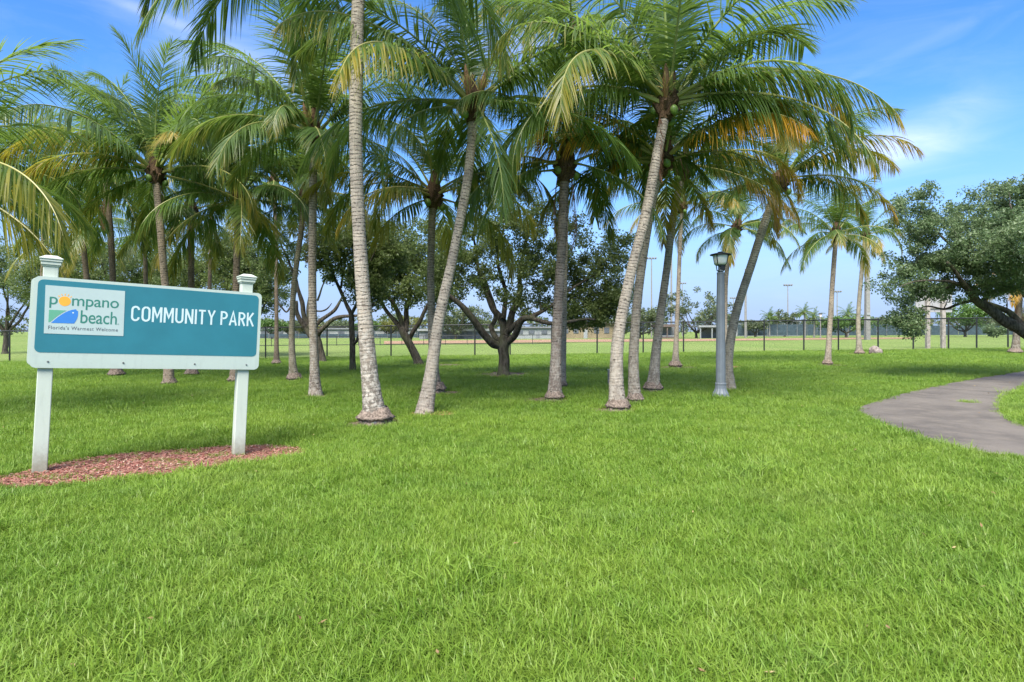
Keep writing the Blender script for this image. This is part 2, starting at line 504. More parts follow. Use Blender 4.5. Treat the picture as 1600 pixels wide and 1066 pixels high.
# oak
m, nt, out = newmat('oak_bark'); k = NT(nt)
n1 = k.noise(2.2, 6, 0.7, k.obj((6, 6, 1.6))); n2 = k.noise(1.3, 4, 0.6, k.pos())
c = k.mix(k.rng(n1, 0.35, 0.68), (0.030, 0.025, 0.019), (0.120, 0.104, 0.083))
c = k.mix(k.math('MULTIPLY', k.rng(n2, 0.45, 0.7), 0.6), c, (0.085, 0.098, 0.048))
k.l(k.bsdf(c, 0.95, 0.1, 0, n1, 1.0, 0.03), out.inputs[0]); M_OAK = m

def leaf_mat(name, a, b, hi, rough=0.42, spec=0.45, tr=0.3):
    m, nt, out = newmat(name); k = NT(nt)
    at1 = k.n('ShaderNodeAttribute', attribute_name='leafinfo')
    sp = k.n('ShaderNodeSeparateColor'); k.l(at1.outputs['Color'], sp.inputs[0])
    c = k.mix(sp.outputs[0], a, b)
    c = k.mix(k.math('MULTIPLY', k.rng(sp.outputs[1], 0.6, 1.0), 0.7), c, hi)
    k.l(leafy(k, c, rough, spec, tr), out.inputs[0]); return m
M_OAKLEAF = leaf_mat('oak_leaves', (0.100, 0.145, 0.040), (0.160, 0.210, 0.066), (0.25, 0.29, 0.10), tr=.55)
M_OAKDARK = leaf_mat('dark_oak_leaves', (0.100, 0.160, 0.064), (0.165, 0.235, 0.100), (0.26, 0.31, 0.17), tr=.45)
M_YELLEAF = leaf_mat('yellowing_leaves', (0.12, 0.14, 0.03), (0.19, 0.19, 0.04), (0.24, 0.19, 0.05))
M_GRNLEAF = leaf_mat('bright_leaves', (0.060, 0.125, 0.022), (0.10, 0.18, 0.035), (0.15, 0.21, 0.05))
M_FARLEAF = leaf_mat('far_leaves', (0.070, 0.100, 0.036), (0.105, 0.135, 0.055), (0.16, 0.17, 0.075))

M_WHITE = plain('white_paint', (0.50, 0.57, 0.52), 0.5, 0.4, 0, 14, 0.05)
M_POSTW = plain('white_post_paint', (0.56, 0.61, 0.54), 0.5, 0.4, 0, 5, 0.06)
def painted(name, colr, dirt_z, amt):
    """paint with rain streaks and splashed dirt low down"""
    m, nt, out = newmat(name); k = NT(nt); o = k.obj(); sx = k.n('ShaderNodeSeparateXYZ'); k.l(o, sx.inputs[0])
    n1 = k.noise(3, 5, .6, k.obj((6, 6, .8))); n2 = k.noise(14, 5, .7, o); n3 = k.noise(60, 3, .6, o)
    c = k.mix(k.math('MULTIPLY', k.rng(n1, .5, .75), .30), colr, tuple(v * .72 for v in colr))
    d = k.math('MULTIPLY', k.rng(k.math('ADD', sx.outputs[2], k.math('MULTIPLY', n2, .35)), dirt_z + .35, dirt_z - .05), amt)
    c = k.mix(d, c, (.16, .13, .08)); c = k.mix(k.rng(n3, .68, .75, 0, .5), c, (.25, .23, .19))
    k.l(k.bsdf(c, .55, .35, 0, n2, .12, .01), out.inputs[0]); return m
M_POSTW = painted('white_post_paint', (0.43, 0.475, 0.40), .22, .75)
M_WHITE = painted('white_paint', (0.38, 0.445, 0.395), 1.12, .3)
M_TEAL = plain('teal_sign_face', (0.022, 0.150, 0.190), 0.42, 0.45, 0, 2.5, 0.07)
M_LOGOW = plain('logo_ground', (0.36, 0.44, 0.42), 0.45, 0.4, 0, 6, 0.03)
M_LETTER = plain('white_letter', (0.47, 0.57, 0.57), 0.45, 0.4, 0, 6, 0.03)
M_LGREEN = plain('logo_green', (0.030, 0.165, 0.125), 0.5, 0.4, 0, 6, 0.05)
M_LGREEN2 = plain('logo_light_green', (0.10, 0.31, 0.20), 0.5, 0.4, 0, 6, 0.05)
M_LGREY = plain('logo_grey', (0.075, 0.085, 0.10), 0.5, 0.4, 0, 6, 0.05)
M_LBLUE = plain('logo_blue', (0.035, 0.17, 0.48), 0.5, 0.4, 0, 6, 0.05)
M_LORANGE = plain('logo_orange', (0.73, 0.33, 0.035), 0.5, 0.4, 0, 6, 0.05)
M_BOLT = plain('bolt_metal', (0.16, 0.16, 0.16), 0.5, 0.5, 0.6)
M_LAMPG = plain('lamp_grey_paint', (0.135, 0.155, 0.170), 0.5, 0.4, 0, 6, 0.1)
M_BLACK = plain('black_metal', (0.016, 0.018, 0.018), 0.5, 0.4, 0, 6, 0.2)
M_LENS = plain('frosted_lens', (0.62, 0.64, 0.60), 0.3, 0.5, 0, 6, 0.05)
M_FENCE = plain('black_fence_coating', (0.014, 0.016, 0.016), 0.5, 0.4, 0, 6, 0.2)
M_SCREEN = plain('windscreen_cloth', (0.052, 0.078, 0.092), 0.9, 0.1, 0, 1.5, 0.25)
M_GREYPOLE = plain('grey_concrete', (0.21, 0.205, 0.19), 0.85, 0.2, 0, 3, 0.15)
M_WALLW = plain('pale_wall', (0.26, 0.27, 0.27), 0.85, 0.2, 0, 0.6, 0.1)
M_WALLG = plain('grey_wall', (0.19, 0.195, 0.205), 0.85, 0.2, 0, 0.6, 0.15)
M_WALLY = plain('buff_wall', (0.24, 0.19, 0.115), 0.85, 0.2, 0, 0.6, 0.12)
M_ROOFB = plain('brown_roof', (0.13, 0.10, 0.085), 0.85, 0.2, 0, 2, 0.2)
M_DARK = plain('dark_opening', (0.09, 0.10, 0.115), 0.6, 0.3, 0, 1.5, 0.3)
M_ROCK = plain('pale_rock', (0.22, 0.185, 0.165), 0.95, 0.1, 0, 9, 0.35, 0.8)
M_POST2 = plain('weathered_post', (0.30, 0.27, 0.24), 0.9, 0.1, 0, 5, 0.25)
M_BOARD = plain('scoreboard_back', (0.30, 0.30, 0.30), 0.7, 0.3, 0, 2, 0.12)

# ------------------------------------------------------------------ ground
xs = np.unique(np.concatenate([np.linspace(-400, -60, 18), np.linspace(-60, -16, 34), np.linspace(-16, 24, 121), np.linspace(24, 60, 31), np.linspace(60, 400, 18)]))
ys = np.unique(np.concatenate([np.linspace(-40, 0, 12), np.linspace(0, 22, 90), np.linspace(22, 40, 40)]))
def grid(xs, ys, dz=0.0):
    X, Y = np.meshgrid(xs, ys)
    Z = np.vectorize(height)(X, Y) + dz
    V = np.stack([X, Y, Z], -1).reshape(-1, 3)
    nx = len(xs)
    i, j = np.meshgrid(np.arange(nx - 1), np.arange(len(ys) - 1))
    a = (j * nx + i).ravel()
    return V, np.stack([a, a + 1, a + nx + 1, a + nx], -1)
V, q = grid(xs, ys)
tag(link('lawn', mesh_np('lawn', V, [q], [M_LAWN], smooth=True)), kind='structure')
yv = np.linspace(40, 41.1, 3)
V, q = grid(xs, yv)
tag(link('dry_verge', mesh_np('dry_verge', V, [q], [M_VERGE], smooth=True)), kind='structure')
yf = np.unique(np.concatenate([np.linspace(41.1, 110, 30), np.linspace(110, 400, 20), np.geomspace(400, 3000, 12)]))
xf = np.unique(np.concatenate([xs, np.linspace(-3000, -400, 10), np.linspace(400, 3000, 10)]))
V, q = grid(xf, yf)
tag(link('playing_field', mesh_np('playing_field', V, [q], [M_FIELD], smooth=True)), kind='structure')

def patch(name, pts, mat, dz, kind='structure', sub=3):
    """flat patch that follows the terrain, from ground points round its edge"""
    bm = bmesh.new()
    vs = [bm.verts.new((p[0], p[1], 0)) for p in pts]
    bm.faces.new(vs)
    bmesh.ops.triangulate(bm, faces=bm.faces)
    for _ in range(sub):
        es = [e for e in bm.edges if e.calc_length() > 0.6]
        if es: bmesh.ops.subdivide_edges(bm, edges=es, cuts=1)
        bmesh.ops.triangulate(bm, faces=bm.faces)
    for v in bm.verts: v.co.z = height(v.co.x, v.co.y) + dz
    return tag(link(name, bm_mesh(name, bm, mat, True)), kind=kind)

# clay infield strips far across the field
for pts in ([(600, 538), (860, 535.5), (1100, 533.5), (1430, 529.5), (1430, 527.6), (1100, 530), (860, 531), (600, 533.5)],):
    patch('infield', [at(*p) for p in pts], M_CLAY, 0.05, sub=0)

# ------------------------------------------------------------------ asphalt path: a bend round a grass island
outer = [(1900, 728), (1760, 727), (1680, 724), (1600, 716), (1540, 710), (1500, 702), (1440, 688), (1400, 674), (1365, 661), (1345, 650), (1340, 645), (1345, 638), (1356, 633),
         (1375, 627), (1420, 614), (1470, 603), (1520, 593), (1560, 587), (1600, 581), (1680, 572), (1800, 562)]
inner = [(1900, 690), (1760, 691), (1680, 686), (1600, 666), (1582, 658), (1570, 651), (1563, 645), (1561, 640), (1560.5, 637), (1561, 635), (1561.5, 632), (1563, 629), (1566, 625),
         (1570, 621), (1575, 617), (1580, 614), (1588, 610), (1594, 607), (1600, 605), (1680, 590), (1800, 575)]
PO = spline([at(*p) for p in outer], 121); PI_ = spline([at(*p) for p in inner], 121)
V = []
for i, (a, b) in enumerate(zip(PO, PI_)):
    w = 0.02 * mnoise.noise(a * 4.0)
    for t in np.linspace(-0.0, 1.0, 13):
        p = a.lerp(b, t)
        V.append((p.x + w * (t in (0.0, 1.0)), p.y + w * (t in (0.0, 1.0)), height(p.x, p.y) + 0.022))
n = 13
a = (np.arange(120)[:, None] * n + np.arange(n - 1)[None, :]).ravel()
tag(link('asphalt_path', mesh_np('asphalt_path', V, [np.stack([a, a + 1, a + n + 1, a + n], -1)], [M_PATH], smooth=True)), kind='structure')
PATH_POLY = np.array([(p.x, p.y) for p in PO] + [(p.x, p.y) for p in PI_[::-1]])

def in_poly(X, Y, poly):
    inside = np.zeros(len(X), bool)
    x1, y1 = poly[:, 0], poly[:, 1]; x2, y2 = np.roll(x1, -1), np.roll(y1, -1)
    for a, b, c, d in zip(x1, y1, x2, y2):
        if b == d: continue
        cr = ((b > Y) != (d > Y)) & (X < (c - a) * (Y - b) / (d - b) + a)
        inside ^= cr
    return inside

# mulch bed under the sign
bed_px = [(-30, 752), (10, 745), (62, 733), (120, 720), (200, 710), (290, 703), (360, 698), (420, 697), (465, 701), (478, 708), (455, 716), (400, 724), (330, 733),
          (270, 742), (200, 750), (120, 757), (60, 762), (-10, 764), (-40, 760)]
BED = spline([at(*p) for p in bed_px], 90)
patch('mulch_bed', BED, M_MULCH, 0.012, sub=3)
BED_POLY = np.array([(p.x, p.y) for p in BED])

# ------------------------------------------------------------------ park sign
sign = empty('park_sign', (-5.37, 6.91, height(-5.37, 6.91)), 'teal and white park sign on two white posts, leaning a little to the right', 'sign', rot=(0, R(2.6), R(36.4)))

def rrect(u0, u1, v0, v1, r, seg=6):
    pts = []
    for cx, cy, a0 in ((u1 - r, v1 - r, 0), (u0 + r, v1 - r, 90), (u0 + r, v0 + r, 180), (u1 - r, v0 + r, 270)):
        for k in range(seg + 1):
            a = R(a0 + 90 * k / seg); pts.append((cx + r * math.cos(a), cy + r * math.sin(a)))
    return pts

def slab(name, pts, y0, y1, mat, parent, bev=0.0):
    """outline in the sign's plane (u, v), from depth y0 (front) to y1 (back)"""
    bm = bmesh.new()
    a = [bm.verts.new((u, y0, v)) for u, v in pts]; b = [bm.verts.new((u, y1, v)) for u, v in pts]
    fa = bm.faces.new(a); bm.faces.new(b[::-1])
    n = len(pts)
    for i in range(n): bm.faces.new((a[i], b[i], b[(i + 1) % n], a[(i + 1) % n]))
    if bev: bmesh.ops.bevel(bm, geom=list(fa.edges), offset=bev, segments=2, affect='EDGES')
    return link(name, bm_mesh(name, bm, mat), parent)

for u in (0.0, 2.106):
    bm = bmesh.new()
    bm_box(bm, (u, 0, 1.02), (0.142, 0.142, 2.66), 0.008)
    pst = link('post', bm_mesh('post', bm, M_POSTW), sign)
    bm = bmesh.new()
    for z, s, h_ in ((2.352, 0.165, 0.016), (2.378, 0.186, 0.036), (2.410, 0.206, 0.026), (2.431, 0.222, 0.014)):
        bm_box(bm, (u, 0, z), (s, s, h_), 0.004)
    r = bmesh.ops.create_cone(bm, cap_ends=True, segments=4, radius1=0.150, radius2=0.07, depth=0.032)
    bmesh.ops.rotate(bm, verts=r['verts'], cent=(0, 0, 0), matrix=Matrix.Rotation(R(45), 3, 'Z'))
    bmesh.ops.translate(bm, verts=r['verts'], vec=(u, 0, 2.455))
    cp = link('post_cap', bm_mesh('post_cap', bm, M_POSTW), pst)
panel = slab('panel', rrect(-0.142, 2.287, 1.19, 2.222, 0.055), -0.104, -0.073, M_WHITE, sign, 0.003)
slab('back_panel', rrect(-0.175, 2.27, 1.21, 2.215, 0.055), 0.073, 0.104, M_WHITE, sign, 0.003)
face = slab('sign_face', rrect(-0.108, 2.248, 1.366, 2.188, 0.055), -0.1065, -0.1045, M_TEAL, panel)
logo = slab('logo_panel', [(-0.040, 2.126), (-0.031, 1.580), (0.727, 1.580), (0.720, 2.121)], -0.1095, -0.107, M_LOGOW, sign)
for u in (0.02, 0.74, 1.51, 2.13):
    bm = bmesh.new()
    r = bmesh.ops.create_cone(bm, cap_ends=True, segments=12, radius1=0.011, radius2=0.008, depth=0.008)
    bmesh.ops.rotate(bm, verts=r['verts'], cent=(0, 0, 0), matrix=Matrix.Rotation(R(90), 3, 'X'))
    bmesh.ops.translate(bm, verts=r['verts'], vec=(u, -0.108, 1.262 - 0.004 * u))
    link('bolt', bm_mesh('bolt', bm, M_BOLT), sign)

def stroke_poly(pts, w):
    """2D ribbon of constant width along points, mitred"""
    P = np.array(pts, float); n = len(P); L, Rr = [], []
    for i in range(n):
        d0 = P[i] - P[i - 1] if i else P[1] - P[0]; d1 = P[i + 1] - P[i] if i < n - 1 else P[-1] - P[-2]
        d0 = d0 / np.linalg.norm(d0); d1 = d1 / np.linalg.norm(d1)
        t = d0 + d1; t = t / (np.linalg.norm(t) + 1e-9); nn = np.array([-t[1], t[0]])
        s = w / 2 / max(0.45, abs(nn @ np.array([-d0[1], d0[0]])))
        L.append(P[i] + nn * s); Rr.append(P[i] - nn * s)
    return L, Rr

def strokes(name, glyphs, w, y, mat, parent, th=0.0015):
    bm = bmesh.new(); yy = y
    for pts in glyphs:
        yy -= 0.00004
        L, Rr = stroke_poly(pts, w)
        for i in range(len(pts) - 1):
            q = [L[i], L[i + 1], Rr[i + 1], Rr[i]]
            bm.faces.new([bm.verts.new((a[0], yy, a[1])) for a in q])
    bmesh.ops.remove_doubles(bm, verts=bm.verts, dist=1e-6)
    return link(name, bm_mesh(name, bm, mat), parent)

def arc(cx, cy, rx, ry, a0, a1, n=9):
    return [(cx + rx * math.cos(R(a0 + (a1 - a0) * k / (n - 1))), cy + ry * math.sin(R(a0 + (a1 - a0) * k / (n - 1)))) for k in range(n)]

# road-sign capitals on a 0..1 high, w wide box
def cap(ch):
    r = 0.21
    if ch == 'C': return 0.46, [arc(.23, .77, .23, .23, 0, 180) + arc(.23, .23, .23, .23, 180, 360)]
    if ch == 'O': return 0.48, [arc(.24, .76, .24, .24, 90, 180, 5) + arc(.24, .24, .24, .24, 180, 360) + arc(.24, .76, .24, .24, 0, 90, 5)]
    if ch == 'M': return 0.58, [[(0, -.07), (0, 1.07)], [(.58, -.07), (.58, 1.07)], [(.02, 1.05), (.29, .32), (.56, 1.05)]]
    if ch == 'U': return 0.47, [[(0, 1.07), (0, .23)] + arc(.235, .23, .235, .23, 180, 360)[1:] + [(.47, 1.07)]]
    if ch == 'N': return 0.48, [[(0, -.07), (0, 1.07)], [(.48, -.07), (.48, 1.07)], [(.0, 1.04), (.48, -.04)]]
    if ch == 'I': return 0.0, [[(0, -.07), (0, 1.07)]]
    if ch == 'T': return 0.44, [[(.22, -.07), (.22, 1.0)], [(-.05, 1), (.49, 1)]]
    if ch == 'Y': return 0.50, [[(0, 1.07), (.25, .48), (.5, 1.07)], [(.25, .5), (.25, -.07)]]
    if ch == 'P': return 0.44, [[(0, -.07), (0, 1.0), (.2, 1.0)] + arc(.2, .74, .24, .26, 90, -90)[1:] + [(0.02, .48)]]
    if ch == 'A': return 0.54, [[(0, -.07), (.27, 1.07), (.54, -.07)], [(.1, .27), (.44, .27)]]
    if ch == 'R': return 0.45, [[(0, -.07), (0, 1.0), (.2, 1.0)] + arc(.2, .75, .24, .25, 90, -90)[1:] + [(0.02, .5)], [(.2, .5), (.46, -.07)]]
    if ch == 'K': return 0.48, [[(0, -.07), (0, 1.07)], [(.48, 1.07), (.02, .42)], [(.16, .62), (.5, -.07)]]
for word, u0, u1, va, vb in (('COMMUNITY', 0.805, 1.715, 1.765, 1.952), ('PARK', 1.797, 2.188, 1.770, 1.950)):
    ws = [cap(c)[0] for c in word]; gap = 0.265
    tot = sum(ws) + gap * (len(word) - 1)
    sx = (u1 - u0) / tot; sy = (vb - va) / 1.14; x = 0; gl = []
    for c, w_ in zip(word, ws):
        for s_ in cap(c)[1]:
            gl.append([(u0 + (x + a) * sx, va + (b + .07) * sy) for a, b in s_])
        x += w_ + gap
    tag(strokes('lettering', gl, 0.0225, -0.1078, M_LETTER, sign), kind='stuff')

def text_part(name, txt, u0, u1, v0, v1, y, mat, parent, bold=0.0, space=1.0):
    """lettering fitted into a box of the sign's plane"""
    cu = bpy.data.curves.new(name, 'FONT'); cu.body = txt; cu.offset = bold; cu.space_character = space
    cu.resolution_u = 5
    ob = bpy.data.objects.new(name + '_curve', cu); col.objects.link(ob)
    dg = bpy.context.evaluated_depsgraph_get(); dg.update()
    me = bpy.data.meshes.new_from_object(ob.evaluated_get(dg))
    bpy.data.objects.remove(ob); bpy.data.curves.remove(cu)
    n = len(me.vertices); co = np.empty(n * 3, np.float32); me.vertices.foreach_get('co', co); co = co.reshape(-1, 3)
    lo, hi = co.min(0), co.max(0)
    o = np.zeros_like(co)
    o[:, 0] = u0 + (co[:, 0] - lo[0]) / (hi[0] - lo[0]) * (u1 - u0)
    o[:, 2] = v0 + (co[:, 1] - lo[1]) / (hi[1] - lo[1]) * (v1 - v0)
    o[:, 1] = y
    me.vertices.foreach_set('co', o.ravel()); me.materials.clear(); me.materials.append(mat); me.name = name
    return tag(link(name, me, parent), kind='stuff')
text_part('lettering', 'p', 0.004, 0.078, 1.872, 1.998, -0.1108, M_LGREEN, logo, 0.004)
text_part('lettering', 'mpano', 0.210, 0.664, 1.868, 1.996, -0.1108, M_LGREEN, logo, 0.004, 0.96)
text_part('lettering', 'beach', 0.298, 0.652, 1.712, 1.862, -0.1108, M_LGREEN, logo, 0.004, 0.96)
text_part('lettering', '®', 0.660, 0.675, 1.712, 1.727, -0.1108, M_LGREEN, logo)
text_part('lettering', "Florida's Warmest Welcome", 0.006, 0.668, 1.630, 1.672, -0.1108, M_LGREY, logo, 0.004, 1.12)
slab('sun_emblem', arc(0.143, 1.956, 0.056, 0.056, 0, 355, 28), -0.1108, -0.1092, M_LORANGE, logo)
for k in range(5):
    a = R(90 + (k - 2) * 23)
    du, dv = math.cos(a), math.sin(a); nu, nv = -dv, du
    c0 = (0.143 + du * 0.066, 1.956 + dv * 0.066); c1 = (0.143 + du * 0.086, 1.956 + dv * 0.086)
    slab('sun_ray', [(c0[0] + nu * .004, c0[1] + nv * .004), (c0[0] - nu * .004, c0[1] - nv * .004), (c1[0] - nu * .0045, c1[1] - nv * .0045), (c1[0] + nu * .0045, c1[1] + nv * .0045)], -0.1107, -0.1093, M_LORANGE, logo)
wave = [(0.028, 1.702)] + [tuple(p)[:2] for p in spline([(0.028, 1.702, 0), (0.08, 1.762, 0), (0.145, 1.822, 0), (0.20, 1.856, 0), (0.252, 1.872, 0)], 14)[1:]] + [(0.252, 1.862), (0.262, 1.856), (0.272, 1.849)] + \
       [tuple(p)[:2] for p in spline([(0.272, 1.849, 0), (0.272, 1.80, 0), (0.262, 1.752, 0), (0.240, 1.705, 0)], 8)[1:]]
slab('fish_emblem', wave, -0.1110, -0.1092, M_LBLUE, logo)
slab('hill_emblem', [(0.004, 1.850), (0.004, 1.708), (0.022, 1.714), (0.072, 1.772), (0.136, 1.831), (0.165, 1.850)][::-1], -0.1106, -0.1092, M_LGREEN2, logo)
slab('fish_eye', arc(0.226, 1.828, 0.009, 0.008, 0, 340, 14), -0.1122, -0.1111, M_LETTER, logo)

# mulch chips
n = 14000
cx = rng.uniform(-6.6, -2.2, n * 3); cy = rng.uniform(5.4, 9.6, n * 3)
ok = in_poly(cx, cy, BED_POLY); cx, cy = cx[ok][:n], cy[ok][:n]
V, q, at_ = [], [], []
for i, (x, y) in enumerate(zip(cx, cy)):
    l_, w_ = rng.uniform(.006, .030), rng.uniform(.003, .010)
    rot = Euler((rng.uniform(-.35, .35), rng.uniform(-.35, .35), rng.uniform(0, 6.3))).to_matrix()
    c0 = Vector((x, y, height(x, y) + rng.uniform(.014, .030)))
    rr = (rng.random(), rng.random(), 0, 1)
    for (a, b, cc) in ((-l_, -w_, 0), (l_, -w_ * .5, 0), (l_, w_ * .7, 0), (-l_ * .8, w_, 0)):
        V.append(c0 + rot @ Vector((a, b, cc))); at_.append(rr)
q = np.arange(len(V)).reshape(-1, 4)
tag(link('mulch_chips', mesh_np('mulch_chips', [tuple(v) for v in V], [q], [M_CHIP], attrs={'leafinfo': at_})), kind='stuff')

# ------------------------------------------------------------------ palms
def frond_mesh(name, el0, bend, seed, L=4.4, nl=128, hang=0.6, dry=False):
    r = np.random.default_rng(seed)
    N = 44; s = np.linspace(0, 1, N)
    el = np.radians(el0 - bend * s ** 1.55)
    ds = L / (N - 1)
    yaw = np.radians(r.uniform(-24, 24)) * s ** 1.5
    dx, dz, dy = np.cos(el) * np.cos(yaw), np.sin(el), np.cos(el) * np.sin(yaw)
    P = np.stack([np.concatenate([[0], np.cumsum(d[:-1] * ds)]) for d in (dx, dy, dz)], -1)
    T = np.stack([dx, dy, dz], -1)
    roll = np.radians(r.uniform(-30, 30)) * s
    side = np.cross(np.tile([0, 0, 1.0], (N, 1)), T); side /= np.linalg.norm(side, axis=1, keepdims=True) + 1e-9
    up = np.cross(T, side)
    S = side * np.cos(roll)[:, None] + up * np.sin(roll)[:, None]; U = np.cross(T, S)
    sway = r.normal(0, .10, 3)
    Vr, qr, tr = tube(P, 0.030 * (1 - s) ** 0.8 + 0.004 + 0.03 * np.exp(-s * 14), 5)
    base = len(Vr)
    at_ = [np.stack([np.repeat(s, 5), np.zeros(N * 5), np.full(N * 5, .5), np.ones(N * 5)], -1), np.array([[1, 0, .5, 1]])]
    Vs, Q, Tt = [Vr], [], []
    K = 4
    widths = np.array([.55, 1.0, .82, .48])
    k0 = base
    gap_s = r.uniform(.3, .9, 4)
    for sg in (-1, 1):
        for i in range(nl):
            t = 0.135 + 0.865 * (i + r.uniform(-.35, .35)) / (nl - 1)
            t = min(max(t, .125), .998)
            if r.random() < 0.06 or any(abs(t - g_) < .012 for g_ in gap_s): continue
            j = min(int(t * (N - 1)), N - 2); u = t * (N - 1) - j
            p = P[j] * (1 - u) + P[j + 1] * u; Tj = T[j]; Sj = S[j] * sg; Uj = U[j]
            q_ = (t - .135) / .865
            ll = L * 0.262 * (0.35 + 0.65 * min(1, q_ * 5)) * (1 - 0.62 * max(0, (q_ - .55) / .45) ** 1.5) * r.uniform(.85, 1.12)
            phi = np.radians(28 + 32 * q_ + r.uniform(-7, 7))
            D = Sj * np.cos(phi) + Tj * np.sin(phi) + Uj * (0.30 - 0.25 * q_ + r.uniform(-.14, .14))
            D /= np.linalg.norm(D)
            g = hang * r.uniform(.55, 1.35)
            wv = Tj + r.normal(0, .22, 3)
            pts = [p]; dirs = []
            for kk in range(K):
                d = D + np.array([0, 0, -1.0]) * g * (.62 + .34 * kk)
                d /= np.linalg.norm(d); dirs.append(d); pts.append(pts[-1] + d * ll / K)
            W = wv - D * (wv @ D); W /= np.linalg.norm(W)
            hw = 0.0205 * L / 4.4 * r.uniform(.8, 1.2) * (1 - .35 * q_)
            rows = []
            for kk in range(K):
                Wk = W - dirs[kk] * (W @ dirs[kk]); Wk /= np.linalg.norm(Wk) + 1e-9
                rows += [pts[kk] - Wk * hw * widths[kk], pts[kk] + Wk * hw * widths[kk]]
            rows.append(pts[K])
            Vs.append(np.array(rows))
            rb = r.random()
            at_.append(np.array([[t, kk / K, rb, 1] for kk in range(K) for _ in (0, 1)] + [[t, 1, rb, 1]]))
            for kk in range(K - 1):
                a = k0 + 2 * kk; Q.append((a, a + 1, a + 3, a + 2))
            Tt.append((k0 + 2 * K - 2, k0 + 2 * K - 1, k0 + 2 * K)); k0 += 2 * K + 1
    polys = [qr, np.array(Q), tr, np.array(Tt)]
    midx = np.concatenate([np.ones(len(qr)), np.zeros(len(Q)), np.ones(len(tr)), np.zeros(len(Tt))])
    mats = [M_DRY, M_DRY] if dry else [M_LEAFLET, M_RACHIS]
    return mesh_np(name, np.vstack(Vs), polys, mats, midx=midx, attrs={'leafinfo': np.vstack(at_)})

CLS = [(84, 34, .25), (68, 62, .45), (52, 86, .75), (36, 98, 1.0), (20, 98, 1.15), (2, 84, 1.2), (-18, 62, 1.1), (-42, 38, 1.0)]
NVAR = 6
FR = {}
for ci, (e_, b_, h_) in enumerate(CLS):
    for v_ in range(NVAR):
        r_ = np.random.default_rng(100 + ci * 10 + v_)
        FR[ci, v_] = frond_mesh('frond', e_ + r_.uniform(-6, 6), b_ * r_.uniform(.72, 1.15), 500 + ci * 10 + v_, L=4.25, hang=h_ * r_.uniform(.8, 1.2))
DRYF = [frond_mesh('dry_frond', -62, 22, 901 + i, nl=40, hang=1.6, dry=True) for i in range(2)]

def trunk_mesh(pts, r0, r1, flare, seed, fine):
    """ringed palm trunk along local points"""
    r = np.random.default_rng(seed)
    n = 20 if fine else 12
    Lh = sum((Vector(b) - Vector(a)).length for a, b in zip(pts, pts[1:]))
    rows = int(Lh / (0.02 if fine else 0.05)) + 2
    C = spline(pts, rows); C = np.array([tuple(c) for c in C])
    T = np.gradient(C, axis=0); T /= np.linalg.norm(T, axis=1, keepdims=True)
    Ux = np.cross(T, np.array([0, 1., 0])); Ux /= np.linalg.norm(Ux, axis=1, keepdims=True); Uy = np.cross(Ux, T) * -1
    h = np.concatenate([[0], np.cumsum(np.linalg.norm(np.diff(C, axis=0), axis=1))])
    edges = [0.0]; 
    while edges[-1] < Lh + .3: edges.append(edges[-1] + r.uniform(.045, .085) * (1.25 if edges[-1] < 2 else 1.0))
    edges = np.array(edges); idx = np.clip(np.searchsorted(edges, h, 'right') - 1, 0, len(edges) - 2)
    ph = (h - edges[idx]) / (edges[idx + 1] - edges[idx])
    r0, r1 = r0 * .86, r1 * .84
    rr = r0 + (r1 - r0) * np.minimum(1, h / 3.2) ** 0.6 + flare * np.exp(-h / 0.30) + flare * .25 * np.exp(-h / 1.1)
    a = np.linspace(0, 2 * np.pi, n, endpoint=False)
    V = np.zeros((rows, n, 3)); sd = float(r.uniform(0, 50))
    for i in range(rows):
        for k in range(n):
            ca, sa = math.cos(a[k]), math.sin(a[k])
            w = mnoise.noise(Vector((ca * 1.6 + sd, sa * 1.6, h[i] * 1.5))) * .05 + mnoise.noise(Vector((ca * 4 + sd, sa * 4, h[i] * 9))) * (.035 + .06 * math.exp(-h[i] / .4))
            q = rr[i] * (1 + .045 * (ph[i] - .5) * (0.4 + .6 * (mnoise.noise(Vector((ca * 2, sa * 2 + sd, h[i] * 3))) > -.15)) + w)
            V[i, k] = C[i] + q * (Ux[i] * ca + Uy[i] * sa)
    rb = r.random(len(edges))
    at_ = np.zeros((rows, n, 4)); at_[..., 0] = ph[:, None]; at_[..., 1] = h[:, None]; at_[..., 2] = rb[idx][:, None]; at_[..., 3] = 1
    i = np.arange(rows - 1)[:, None] * n; k_ = np.arange(n)[None, :]; k2 = (k_ + 1) % n
    q = np.stack([i + k_, i + k2, i + n + k2, i + n + k_], -1).reshape(-1, 4)
    return mesh_np('trunk', V.reshape(-1, 3), [q], [M_TRUNK], smooth=True, attrs={'leafinfo': at_.reshape(-1, 4)}), Vector(C[-1]), Vector(T[-1])

